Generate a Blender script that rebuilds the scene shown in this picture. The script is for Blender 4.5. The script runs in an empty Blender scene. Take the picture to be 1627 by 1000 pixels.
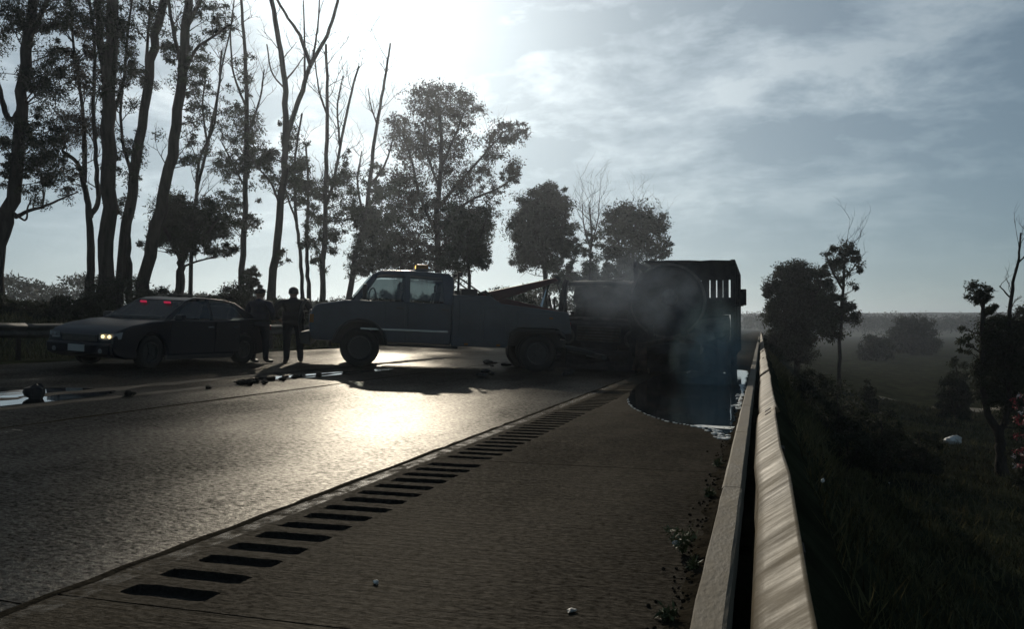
import bpy, bmesh, math, random
import numpy as np
from mathutils import Vector, Matrix

sc = bpy.context.scene
C = sc.collection
rad = math.radians
random.seed(7)
RNG = np.random.default_rng(7)

# ------------------------------------------------------------------ camera
CAM_H, YAW, PITCH, FPX = 1.2, rad(16.9), rad(0.97), 1300.0
cam_d = bpy.data.cameras.new('camera')
cam_d.sensor_width = 36.0
cam_d.lens = 36.0 * FPX / 1627.0
cam_d.clip_start, cam_d.clip_end = 0.05, 20000
cam = bpy.data.objects.new('camera', cam_d)
cam.location = (0, 0, CAM_H)
cam.rotation_euler = (rad(90) + PITCH, 0, YAW)
C.objects.link(cam)
sc.camera = cam

# ------------------------------------------------------------------ light
SUN_EL, SUN_AZ = rad(21.8), rad(24.5)          # azimuth: left of the road direction (+Y)
sun_dir = Vector((-math.sin(SUN_AZ) * math.cos(SUN_EL), math.cos(SUN_AZ) * math.cos(SUN_EL), math.sin(SUN_EL)))
sd = bpy.data.lights.new('sun', 'SUN')
sd.energy, sd.angle, sd.color = 3.0, rad(0.8), (1.0, 0.9, 0.74)
sun = bpy.data.objects.new('sun', sd)
sun.rotation_euler = (-sun_dir).to_track_quat('-Z', 'Y').to_euler()
sun.location = (0, 0, 80)
C.objects.link(sun)

world = bpy.data.worlds.new('World')
sc.world = world
world.use_nodes = True
nt = world.node_tree
N, L = nt.nodes, nt.links
N.clear()
def nd(tree, t, **kw):
    n = tree.nodes.new(t)
    for k, v in kw.items():
        setattr(n, k, v)
    return n
def mth(tree, op, a, b=None, clamp=False):
    n = tree.nodes.new('ShaderNodeMath'); n.operation = op; n.use_clamp = clamp
    for i, s in enumerate((a, b)):
        if s is None: continue
        if isinstance(s, (int, float)): n.inputs[i].default_value = s
        else: tree.links.new(s, n.inputs[i])
    return n.outputs[0]
def ramp(tree, fac, stops):
    n = tree.nodes.new('ShaderNodeValToRGB')
    e = n.color_ramp.elements
    while len(e) < len(stops): e.new(0.5)
    for k, (p, c) in zip(e, stops):
        k.position = p
        k.color = (*c, 1) if isinstance(c, tuple) else (c, c, c, 1)
    tree.links.new(fac, n.inputs[0])
    return n.outputs[0]
sky = nd(nt, 'ShaderNodeTexSky', sky_type='NISHITA')
sky.sun_disc = False
sky.sun_elevation = SUN_EL
sky.sun_rotation = -SUN_AZ
sky.altitude, sky.air_density, sky.dust_density, sky.ozone_density = 1800, 1.0, 1.1, 1.6
tc = nd(nt, 'ShaderNodeTexCoord')
sep = nd(nt, 'ShaderNodeSeparateXYZ'); L.new(tc.outputs['Generated'], sep.inputs[0])
zz = mth(nt, 'ADD', mth(nt, 'MAXIMUM', sep.outputs[2], 0.0), 0.26)
comb = nd(nt, 'ShaderNodeCombineXYZ')
L.new(mth(nt, 'DIVIDE', sep.outputs[0], zz), comb.inputs[0])
L.new(mth(nt, 'DIVIDE', sep.outputs[1], zz), comb.inputs[1])
mp = nd(nt, 'ShaderNodeMapping'); L.new(comb.outputs[0], mp.inputs[0])
mp.inputs['Rotation'].default_value = (0, 0, 0.0311); mp.inputs['Scale'].default_value = (1.0, 1.25, 1); mp.inputs['Location'].default_value = (16.165, -4.343, 0)
n1 = nd(nt, 'ShaderNodeTexNoise'); L.new(mp.outputs[0], n1.inputs['Vector'])
n1.inputs['Scale'].default_value = 2.6; n1.inputs['Detail'].default_value = 8; n1.inputs['Roughness'].default_value = 0.62; n1.inputs['Distortion'].default_value = 0.15
cl = ramp(nt, n1.outputs[0], [(0.45, 0.0), (0.55, 0.45), (0.64, 1.0)])
cl = mth(nt, 'MULTIPLY', cl, ramp(nt, sep.outputs[2], [(0.07, 0.12), (0.24, 1.0)]))   # far cloud is lost in the haze
# thin cloud lit through by the sun: brightest round the sun
dotn = nd(nt, 'ShaderNodeVectorMath', operation='DOT_PRODUCT')
L.new(tc.outputs['Generated'], dotn.inputs[0]); dotn.inputs[1].default_value = sun_dir
dp = mth(nt, 'MAXIMUM', dotn.outputs['Value'], 0.0)
glow = mth(nt, 'POWER', dp, 75.0)
glow2 = mth(nt, 'POWER', dp, 9.0)
veil = nd(nt, 'ShaderNodeGamma'); L.new(sky.outputs[0], veil.inputs[0]); veil.inputs[1].default_value = 0.55   # thin high cloud evens out the sky
bw = nd(nt, 'ShaderNodeRGBToBW'); L.new(veil.outputs[0], bw.inputs[0])
grey = nd(nt, 'ShaderNodeMix', data_type='RGBA')
grey.inputs[0].default_value = 0.1
L.new(veil.outputs[0], grey.inputs[6]); L.new(bw.outputs[0], grey.inputs[7])
gain = mth(nt, 'ADD', 1.0, mth(nt, 'MULTIPLY', cl, 0.6))
cloudy = nd(nt, 'ShaderNodeVectorMath', operation='SCALE')
L.new(grey.outputs[2], cloudy.inputs[0]); L.new(gain, cloudy.inputs['Scale'])
aur = nd(nt, 'ShaderNodeVectorMath', operation='SCALE')
aur.inputs[0].default_value = (0.93, 0.99, 1.0)
AUR, WIDE = 9.0, 4.6
L.new(mth(nt, 'MULTIPLY', mth(nt, 'ADD', mth(nt, 'MULTIPLY', glow, AUR), mth(nt, 'MULTIPLY', glow2, WIDE)), mth(nt, 'ADD', 0.62, mth(nt, 'MULTIPLY', cl, 0.7))), aur.inputs['Scale'])
tint = nd(nt, 'ShaderNodeVectorMath', operation='MULTIPLY')
L.new(cloudy.outputs[0], tint.inputs[0]); tint.inputs[1].default_value = (0.80, 0.98, 1.03)
warm = nd(nt, 'ShaderNodeMix', data_type='RGBA'); warm.inputs[6].default_value = (0.96, 1.0, 1.02, 1); warm.inputs[7].default_value = (1.20, 1.04, 0.93, 1); L.new(cl, warm.inputs[0])
wmul = nd(nt, 'ShaderNodeVectorMath', operation='MULTIPLY'); L.new(tint.outputs[0], wmul.inputs[0]); L.new(warm.outputs[2], wmul.inputs[1])
addv = nd(nt, 'ShaderNodeVectorMath', operation='ADD')
L.new(wmul.outputs[0], addv.inputs[0]); L.new(aur.outputs[0], addv.inputs[1])
bg = nd(nt, 'ShaderNodeBackground'); bg.inputs[1].default_value = 0.092
L.new(addv.outputs[0], bg.inputs[0])
wo = nd(nt, 'ShaderNodeOutputWorld'); L.new(bg.outputs[0], wo.inputs[0])

vs = sc.view_settings
vs.view_transform, vs.look, vs.gamma, vs.use_curve_mapping = 'Standard', 'None', 1.0, False
vs.exposure = 0.0
cy = sc.cycles
cy.use_denoising = True
cy.max_bounces, cy.diffuse_bounces, cy.glossy_bounces, cy.transmission_bounces, cy.volume_bounces = 6, 3, 3, 4, 0
cy.transparent_max_bounces = 12
cy.volume_max_steps = 128

# ------------------------------------------------------------------ helpers
def P(px, py, D):
    """point seen at photo pixel px,py at depth D in front of the camera"""
    u, v = (px - 813.5) / FPX, -(py - 500.0) / FPX
    d = Vector((u, v, -1.0)) * D
    return cam.rotation_euler.to_matrix() @ d + Vector((0, 0, CAM_H))

EDGE = -3.05                                    # lane edge: shoulder is level, lanes are banked
def road_z(x):
    return 0.0 if x > EDGE else -(x - EDGE) * 0.045
def sstep(a, b, x):
    t = np.clip((np.asarray(x, float) - a) / (b - a), 0, 1)
    return t * t * (3 - 2 * t)
def ground_z(x, y):
    x = np.asarray(x, float); y = np.asarray(y, float)
    r = np.where(x > EDGE, 0.0, -(np.maximum(x, -14.4) - EDGE) * 0.045)
    under = np.where((x > -14.2) & (x < -0.05), -0.12, 0.0)
    bank = 1.1 * sstep(-19, -30, x) + 1.6 * sstep(-30, -90, x)
    hump = 0.10 * np.sin(x * 0.9 + 0.3 * y) * np.cos(y * 0.55 + x * .2)
    bank = bank + np.where(x < -17, hump, 0)
    drop = -1.12 * np.clip(x - 0.10, 0, 2.9) - 1.1 * sstep(2.6, 14, x)
    rough = np.where(x > 2.2, 0.09 * np.sin(x * 1.3 + y * .7) * np.cos(y * .9 - x * .4) + 0.06 * np.sin(y * 2.1 + x), 0)
    far = sstep(60, 400, np.hypot(x, y))
    return r + under + bank * (1 - .2 * far) + drop + rough * (1 - far)
def gz(x, y): return float(ground_z(x, y))

class MB:
    def __init__(s): s.v = []; s.f = []
    def add(s, v, f):
        o = len(s.v); s.v += [tuple(p) for p in v]; s.f += [tuple(i + o for i in q) for q in f]; return s
    def box(s, c, d, m=None, taper=(1, 1)):
        x, y, z = (k / 2 for k in d)
        tx, ty = taper
        v = [Vector((a * x * (tx if k > 0 else 1), b * y * (ty if k > 0 else 1), k * z)) for k in (-1, 1) for b in (-1, 1) for a in (-1, 1)]
        if m is not None: v = [m @ p for p in v]
        c = Vector(c)
        return s.add([p + c for p in v], [(0, 2, 3, 1), (4, 5, 7, 6), (0, 1, 5, 4), (2, 6, 7, 3), (0, 4, 6, 2), (1, 3, 7, 5)])
    def tube(s, pts, rs, n=8, cap=True, jit=0.0):
        pts = [Vector(p) for p in pts]
        if not hasattr(rs, '__len__'): rs = [rs] * len(pts)
        rings = []
        ref = None
        for i, p in enumerate(pts):
            t = (pts[min(i + 1, len(pts) - 1)] - pts[max(i - 1, 0)]).normalized()
            if ref is None: ref = t.orthogonal().normalized()
            ref = (ref - t * ref.dot(t)).normalized()
            b = t.cross(ref)
            rings.append([p + (ref * math.cos(2 * math.pi * k / n) + b * math.sin(2 * math.pi * k / n)) * rs[i] * (1 + (random.uniform(-jit, jit) if jit else 0)) for k in range(n)])
        v = [q for r in rings for q in r]
        f = [(i * n + k, i * n + (k + 1) % n, (i + 1) * n + (k + 1) % n, (i + 1) * n + k) for i in range(len(pts) - 1) for k in range(n)]
        if cap: f += [tuple(range(n))[::-1], tuple((len(pts) - 1) * n + k for k in range(n))]
        return s.add(v, f)
    def prism(s, prof, y0, y1, m=None, inset=None):
        """profile in (x,z) extruded along y; inset(x,z)->factor scales the half width there"""
        n = len(prof); v = []
        for y in (y0, y1):
            for (x, z) in prof:
                k = inset(x, z) if inset else 1.0
                p = Vector((x, y * k, z)); v.append(m @ p if m is not None else p)
        f = [tuple(range(n)), tuple(range(2 * n - 1, n - 1, -1))] + [(k, k + n, (k + 1) % n + n, (k + 1) % n) for k in range(n)]
        return s.add(v, f)
    def lathe(s, prof, c, m=None, n=24):
        """profile (r, h) round the local y axis"""
        v = []
        for (r, h) in prof:
            for k in range(n):
                a = 2 * math.pi * k / n
                p = Vector((r * math.cos(a), h, r * math.sin(a))); v.append((m @ p if m is not None else p) + Vector(c))
        f = [(i * n + k, i * n + (k + 1) % n, (i + 1) * n + (k + 1) % n, (i + 1) * n + k) for i in range(len(prof) - 1) for k in range(n)]
        return s.add(v, f)
    def ball(s, c, r, seg=12, rings=8, m=None):
        v = []; rx, ry, rz = r if hasattr(r, '__len__') else (r, r, r)
        for i in range(rings + 1):
            t = math.pi * i / rings
            for k in range(seg):
                a = 2 * math.pi * k / seg
                p = Vector((rx * math.sin(t) * math.cos(a), ry * math.sin(t) * math.sin(a), rz * math.cos(t)))
                v.append((m @ p if m is not None else p) + Vector(c))
        f = [(i * seg + k, (i + 1) * seg + k, (i + 1) * seg + (k + 1) % seg, i * seg + (k + 1) % seg) for i in range(rings) for k in range(seg)]
        return s.add(v, f)
    def mesh(s, name):
        me = bpy.data.meshes.new(name); me.from_pydata(s.v, [], s.f); me.validate(); me.update()
        bm = bmesh.new(); bm.from_mesh(me); bmesh.ops.recalc_face_normals(bm, faces=bm.faces); bm.to_mesh(me); bm.free()
        return me
    def build(s, name, mat, parent=None, smooth=False, bevel=0.0, segs=2, loc=None):
        return link(name, s.mesh(name), mat, parent, smooth, bevel, segs, loc)

def link(name, me, mat, parent=None, smooth=False, bevel=0.0, segs=2, loc=None):
    if mat is not None and not me.materials: me.materials.append(mat)
    o = bpy.data.objects.new(name, me); C.objects.link(o)
    if parent is not None: o.parent = parent
    if loc is not None: o.location = loc
    if smooth or bevel:
        me.polygons.foreach_set('use_smooth', [True] * len(me.polygons))
        me.update()
    if bevel:
        b = o.modifiers.new('bevel', 'BEVEL'); b.width = bevel; b.segments = segs; b.limit_method = 'ANGLE'; b.angle_limit = rad(28)
        b.harden_normals = True
    return o

def fast_mesh(name, V, Q):
    V = np.asarray(V, np.float32); Q = np.asarray(Q, np.int32)
    k = Q.shape[1]
    me = bpy.data.meshes.new(name)
    me.vertices.add(len(V)); me.vertices.foreach_set('co', V.ravel())
    me.loops.add(Q.size); me.loops.foreach_set('vertex_index', Q.ravel())
    me.polygons.add(len(Q)); me.polygons.foreach_set('loop_start', np.arange(0, Q.size, k, dtype=np.int32))
    me.update(calc_edges=True); me.validate()
    return me

def thing(name, label, cat, loc=(0, 0, 0), rotz=0.0, group=None):
    o = bpy.data.objects.new(name, None); C.objects.link(o)
    o.location = loc; o.rotation_euler = (0, 0, rotz); o.empty_display_size = 0.2
    return tag(o, label, cat, group)
def tag(o, label=None, cat=None, group=None, kind=None):
    if label: o['label'] = label
    if cat: o['category'] = cat
    if group: o['group'] = group
    if kind: o['kind'] = kind
    return o

# ------------------------------------------------------------------ materials
def mat(name, col, rough=0.7, var=0.25, scale=4.0, bump=0.0, bscale=40.0, metal=0.0, spec=0.5, col2=None, emit=None, estr=0.0, coat=0.0, trans=0.0, coords='Object', stretch=(1, 1, 1), detail=6):
    m = bpy.data.materials.new(name); m.use_nodes = True
    t = m.node_tree; b = t.nodes['Principled BSDF']
    tcn = t.nodes.new('ShaderNodeTexCoord')
    mpn = t.nodes.new('ShaderNodeMapping'); t.links.new(tcn.outputs[coords], mpn.inputs[0]); mpn.inputs['Scale'].default_value = stretch
    no = t.nodes.new('ShaderNodeTexNoise'); t.links.new(mpn.outputs[0], no.inputs['Vector'])
    no.inputs['Scale'].default_value = scale; no.inputs['Detail'].default_value = detail; no.inputs['Roughness'].default_value = 0.62
    c2 = col2 or tuple(min(1, c * (1 + var)) for c in col)
    c1 = tuple(c * (1 - var) for c in col)
    cr = ramp(t, no.outputs[0], [(0.3, c1), (0.7, c2)])
    t.links.new(cr, b.inputs['Base Color'])
    rr = ramp(t, no.outputs[0], [(0.3, max(0.02, rough * 0.88)), (0.7, min(1, rough * 1.12))])
    t.links.new(rr, b.inputs['Roughness'])
    b.inputs['Metallic'].default_value = metal
    b.inputs['Specular IOR Level'].default_value = spec
    b.inputs['Coat Weight'].default_value = coat
    b.inputs['Coat Roughness'].default_value = 0.06
    b.inputs['Transmission Weight'].default_value = trans
    if emit:
        b.inputs['Emission Color'].default_value = (*emit, 1); b.inputs['Emission Strength'].default_value = estr
    if bump:
        n2 = t.nodes.new('ShaderNodeTexNoise'); t.links.new(mpn.outputs[0], n2.inputs['Vector'])
        n2.inputs['Scale'].default_value = bscale; n2.inputs['Detail'].default_value = 5
        bp = t.nodes.new('ShaderNodeBump'); bp.inputs['Distance'].default_value = bump; t.links.new(n2.outputs[0], bp.inputs['Height'])
        t.links.new(bp.outputs[0], b.inputs['Normal'])
    return m

def concrete(name, c_lo, c_hi, r_lo, r_hi, tine, bump, gloss):
    """broomed road concrete: cross grooves, aggregate, stains along the wheel tracks, patchy gloss"""
    m = bpy.data.materials.new(name); m.use_nodes = True
    t = m.node_tree; t.nodes.remove(t.nodes['Principled BSDF'])
    b = t.nodes.new('ShaderNodeBsdfDiffuse'); gl = t.nodes.new('ShaderNodeBsdfAnisotropic'); gl.distribution = 'BECKMANN'; gl.inputs['Color'].default_value = (1.0, 0.965, 0.90, 1)
    mx = t.nodes.new('ShaderNodeMixShader'); t.links.new(b.outputs[0], mx.inputs[1]); t.links.new(gl.outputs[0], mx.inputs[2]); t.links.new(mx.outputs[0], t.nodes['Material Output'].inputs['Surface'])
    g = t.nodes.new('ShaderNodeNewGeometry')
    def noise(scale, st, det=6, rgh=0.6):
        mpn = t.nodes.new('ShaderNodeMapping'); t.links.new(g.outputs['Position'], mpn.inputs[0]); mpn.inputs['Scale'].default_value = st
        n = t.nodes.new('ShaderNodeTexNoise'); t.links.new(mpn.outputs[0], n.inputs['Vector'])
        n.inputs['Scale'].default_value = scale; n.inputs['Detail'].default_value = det; n.inputs['Roughness'].default_value = rgh
        return n.outputs[0]
    big = noise(0.55, (1, 0.35, 1)); mid = noise(5, (1, 1, 1)); fine = noise(70, (1, 1, 1), 3)
    streak = noise(1.0, (1.7, 20, 1), 6, 0.76); grit = noise(26, (0.8, 1.4, 1), 5, 0.75)
    oi = t.nodes.new('ShaderNodeObjectInfo')
    tot = mth(t, 'ADD', mth(t, 'MULTIPLY', big, 0.45), mth(t, 'ADD', mth(t, 'MULTIPLY', mid, 0.2), mth(t, 'ADD', mth(t, 'MULTIPLY', grit, 0.26), mth(t, 'MULTIPLY', streak, 0.22))))
    tot = mth(t, 'ADD', tot, mth(t, 'MULTIPLY', mth(t, 'SUBTRACT', oi.outputs['Random'], 0.5), 0.05))
    t.links.new(ramp(t, tot, [(0.43, c_lo), (0.68, c_hi)]), b.inputs['Color'])
    t.links.new(ramp(t, mth(t, 'ADD', mth(t, 'MULTIPLY', big, 0.6), mth(t, 'MULTIPLY', grit, 0.4)), [(0.35, r_lo), (0.65, r_hi)]), gl.inputs['Roughness'])
    t.links.new(ramp(t, mth(t, 'ADD', mth(t, 'MULTIPLY', big, 0.3), mth(t, 'MULTIPLY', grit, 0.7)), [(0.40, gloss * 0.15), (0.62, gloss * 1.9)]), mx.inputs[0])
    hgt = mth(t, 'ADD', mth(t, 'MULTIPLY', streak, tine), mth(t, 'ADD', mth(t, 'MULTIPLY', grit, 0.6), mth(t, 'MULTIPLY', fine, 0.35)))
    bp = t.nodes.new('ShaderNodeBump'); bp.inputs['Distance'].default_value = bump
    t.links.new(hgt, bp.inputs['Height']); t.links.new(bp.outputs[0], b.inputs['Normal']); t.links.new(bp.outputs[0], gl.inputs['Normal'])
    return m

def glass_mat(name, col=(0.012, 0.016, 0.018), rough=0.06):
    return mat(name, col, rough, 0.1, 3.0, spec=0.35)

def rail_steel():
    """weathered galvanised beam: slanting run-off streaks, dirt film, scuffs and rust specks"""
    m = mat('galvanised_steel', (0.075, 0.056, 0.028), 0.62, 0.35, 9, 0.004, 14, spec=0.07, stretch=(1, .5, 1))
    t = m.node_tree; b = t.nodes['Principled BSDF']
    g_ = t.nodes.new('ShaderNodeNewGeometry'); mpn = t.nodes.new('ShaderNodeMapping'); t.links.new(g_.outputs['Position'], mpn.inputs[0])
    mpn.inputs['Rotation'].default_value = (0, 0, rad(-28)); mpn.inputs['Scale'].default_value = (2.0, 13, 4)
    n = t.nodes.new('ShaderNodeTexNoise'); t.links.new(mpn.outputs[0], n.inputs['Vector']); n.inputs['Scale'].default_value = 1.3; n.inputs['Detail'].default_value = 6; n.inputs['Roughness'].default_value = .68
    old = b.inputs['Base Color'].links[0].from_socket
    mx = t.nodes.new('ShaderNodeMix'); mx.data_type = 'RGBA'; mx.blend_type = 'MULTIPLY'; mx.inputs[0].default_value = 1.0
    t.links.new(old, mx.inputs[6]); t.links.new(ramp(t, n.outputs[0], [(0.34, (0.78, 0.74, 0.66)), (0.55, (1.0, 1.0, 1.0)), (0.7, (1.2, 1.17, 1.08))]), mx.inputs[7])
    t.links.new(mx.outputs[2], b.inputs['Base Color'])
    t.links.new(ramp(t, n.outputs[0], [(0.35, 0.75), (0.7, 0.42)]), b.inputs['Roughness'])
    return m
def leaf_mat(name, col):
    m = mat(name, col, 0.7, 0.5, 0.7, spec=0.15)
    t = m.node_tree; b = t.nodes['Principled BSDF']
    tr = t.nodes.new('ShaderNodeBsdfTranslucent'); t.links.new(b.inputs['Base Color'].links[0].from_socket, tr.inputs[0])
    mx = t.nodes.new('ShaderNodeMixShader'); mx.inputs[0].default_value = 0.3
    t.links.new(b.outputs[0], mx.inputs[1]); t.links.new(tr.outputs[0], mx.inputs[2]); t.links.new(mx.outputs[0], t.nodes['Material Output'].inputs['Surface'])
    return m
M = {}
M['lane'] = concrete('lane_concrete', (0.0045, 0.0041, 0.0035), (0.021, 0.0185, 0.0145), 0.355, 0.41, 0.8, 0.0065, 0.050)
M['shoulder'] = concrete('shoulder_concrete', (0.008, 0.0068, 0.005), (0.046, 0.038, 0.026), 0.6, 0.7, 2.0, 0.036, 0.012)
M['base'] = mat('road_base', (0.022, 0.02, 0.018), 0.9, 0.3, 6, 0.01)
M['groove'] = mat('groove_dark_brown', (0.018, 0.016, 0.013), 0.95, 0.5, 30, 0.012, 60, spec=0.05)  # dark brown for the groove troughs, shared with mud tracks and clods
M['kerb'] = mat('kerb_concrete', (0.10, 0.082, 0.055), 0.8, 0.35, 9, 0.006, 45, spec=0.3, stretch=(1, .35, 1))
M['galv'] = rail_steel()
M['galv_far'] = mat('weathered_galvanised_steel', (0.06, 0.057, 0.05), 0.75, 0.4, 5, spec=0.1)
M['post'] = mat('rusted_post_steel', (0.03, 0.022, 0.017), 0.85, 0.4, 20, spec=0.2)
M['bolt'] = mat('rusty_bolt_steel', (0.05, 0.035, 0.024), 0.8, 0.4, 30)
M['soil'] = mat('dry_soil_and_grass', (0.019, 0.021, 0.012), 0.95, 0.7, 0.8, 0.06, 9, spec=0.0, coords='Object', detail=9)
M['dirt'] = mat('loose_dirt', (0.026, 0.022, 0.016), 0.95, 0.5, 12, 0.01, 50, spec=0.0)
M['hill'] = mat('far_hills', (0.045, 0.05, 0.035), 1.0, 0.4, 0.01, spec=0.0)
M['paint'] = mat('worn_white_paint', (0.30, 0.29, 0.26), 0.6, 0.4, 20)
M['water'] = mat('standing_water', (0.006, 0.007, 0.008), 0.03, 0.2, 3, 0.0015, 3.0, spec=0.6)
M['foam_and_sheen'] = mat('foam_and_sheen', (0.6, 0.63, 0.62), 0.7, 0.2, 20, 0.004, 60)
M['bark'] = mat('eucalyptus_bark', (0.032, 0.028, 0.024), 0.95, 0.6, 3.5, 0.06, 14, spec=0.03, stretch=(1, 1, .2))
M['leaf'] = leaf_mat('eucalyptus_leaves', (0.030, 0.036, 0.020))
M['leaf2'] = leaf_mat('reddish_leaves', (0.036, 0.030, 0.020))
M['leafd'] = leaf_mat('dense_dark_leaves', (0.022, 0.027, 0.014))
M['grass'] = mat('dry_grass', (0.075, 0.068, 0.034), 0.9, 0.7, 0.5, spec=0.0)
# ------------------------------------------------------------------ ground, hills
xs = np.unique(np.concatenate([np.linspace(-4200, -200, 14), np.linspace(-200, -40, 17), np.linspace(-40, -14.6, 40), [-14.4, -14.2, -14.15, -9, -3.05, -1, -0.06, -0.04, 0.08, 0.10, 0.12, 0.3], np.linspace(0.6, 16, 70), np.linspace(16, 60, 45), np.linspace(60, 300, 25), np.linspace(300, 4200, 16)]))
ys = np.unique(np.concatenate([np.linspace(-60, 0, 16), np.linspace(0, 60, 130), np.linspace(60, 200, 71), np.linspace(200, 800, 31), np.linspace(800, 6500, 20)]))
X, Y = np.meshgrid(xs, ys)
Z = ground_z(X, Y)
V = np.stack([X, Y, Z], -1).reshape(-1, 3)
nx, ny = len(xs), len(ys)
i, j = np.meshgrid(np.arange(nx - 1), np.arange(ny - 1))
a = (j * nx + i).ravel()
g = link('ground', fast_mesh('ground', V, np.stack([a, a + 1, a + nx + 1, a + nx], -1)), M['soil'], smooth=True)
tag(g, 'dark dry grassland falling away from the road embankment', kind='structure')

hx = np.linspace(-2600, 3200, 420)
def ridge(y0, hgt, seed, depth):
    r = np.random.default_rng(seed)
    h = np.zeros_like(hx)
    for k in range(1, 9):
        h += np.sin(hx * k * 0.0011 + r.uniform(0, 6.3)) / k
    h += 0.25 * np.convolve(r.normal(size=len(hx)), [.25, .5, .25], 'same')
    h = hgt * (0.85 + 0.11 * h)
    rows = [np.stack([hx, np.full_like(hx, y0 + d), -4 + (h + 4) * k], -1) for d, k in ((-depth, 0), (-depth * .5, .62), (-depth * .15, .93), (0, 1), (depth, 0))]
    V = np.concatenate(rows); n = len(hx)
    Q = [(q * n + p, q * n + p + 1, (q + 1) * n + p + 1, (q + 1) * n + p) for q in range(4) for p in range(n - 1)]
    return V, np.array(Q)
for nm, a_ in (('hills', (1000, 20, 3, 260)), ('hills', (700, 6, 5, 140))):
    o = link(nm, fast_mesh('hills', *ridge(*a_)), M['hill'], smooth=True)
    tag(o, 'low wooded hills on the hazy horizon', kind='structure')

# ------------------------------------------------------------------ concrete road
road = bpy.data.objects.new('road', None); C.objects.link(road); tag(road, 'grey concrete highway carriageway seen against the sun', kind='structure')
b = MB()
pr = [(-14.15, road_z(-14.15)), (EDGE, 0), (-0.2, 0)]
b.add([(x, y, z - 0.05) for y in (-8, 420) for x, z in pr], [(0, 1, 4, 3), (1, 2, 5, 4)])
b.build('road_base', M['base'], road)
SLAB = 4.5
LANES = [(-14.1, -11.05), (-11.03, -7.33), (-7.31, EDGE - 0.01)]
for li, (x0, x1) in enumerate(LANES):
    ends = [-6.2 + SLAB * k for k in range(0, 17)] + [420]
    for k in range(len(ends) - 1):
        y0, y1 = ends[k] + 0.005, ends[k + 1] - 0.005
        dz = random.uniform(-.002, .002)
        b = MB(); nxs = np.linspace(x0, x1, 4)
        top = [(x, y, road_z(x) + dz) for y in (y0, y1) for x in nxs]
        b.add(top, [(q, q + 1, q + 5, q + 4) for q in range(3)])
        bot = [(x, y, road_z(x) - .04) for x, y in ((x0, y0), (x1, y0), (x1, y1), (x0, y1))]
        up = [(x, y, road_z(x) + dz) for x, y in ((x0, y0), (x1, y0), (x1, y1), (x0, y1))]
        b.add(up + bot, [(q, (q + 1) % 4, (q + 1) % 4 + 4, q + 4) for q in range(4)])
        b.build('paving_slab', M['lane'], road)

# shoulder: slabs with milled rumble grooves, each groove a recessed trough
shoulder = bpy.data.objects.new('shoulder', None); C.objects.link(shoulder); tag(shoulder, 'rough concrete hard shoulder with milled rumble grooves', kind='structure')
GX0, GX1, GW, GS, GY = -2.81, -2.36, 0.145, 0.258, 3.06
grooves = [GY + GS * k for k in range(15)] + [GY + GS * 15.7 + GS * k for k in range(48)]
SX0, SX1 = EDGE + 0.012, -0.255
def groove_outline(y, rg):
    """ragged outline of one milled groove: 5 points a side, corners rounded"""
    pts = []
    j = lambda a: rg.gauss(0, a)
    x0, x1, y0_, y1_ = GX0 + j(.010), GX1 + j(.010), y + j(.004), y + GW + j(.004)
    sk = j(.005)
    for a_, b__ in (((x0, y0_), (x1, y0_ + sk)), ((x1, y0_ + sk), (x1, y1_ + sk)), ((x1, y1_ + sk), (x0, y1_)), ((x0, y1_), (x0, y0_))):
        for q in range(8):
            f = q / 8; cr = .012 if q == 0 else 0
            px_, py_ = a_[0] + (b__[0] - a_[0]) * f, a_[1] + (b__[1] - a_[1]) * f
            cx_, cy_ = (x0 + x1) / 2, (y0_ + y1_) / 2
            pts.append((px_ + j(.0035) - math.copysign(cr, px_ - cx_) * (q == 0), py_ + j(.0028) - math.copysign(cr, py_ - cy_) * (q == 0)))
    return pts
ends = [-6.2, 2.95, 6.99 + .03, 11.5, 16.0, 20.5, 25.0, 29.5, 34.0, 420]
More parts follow.
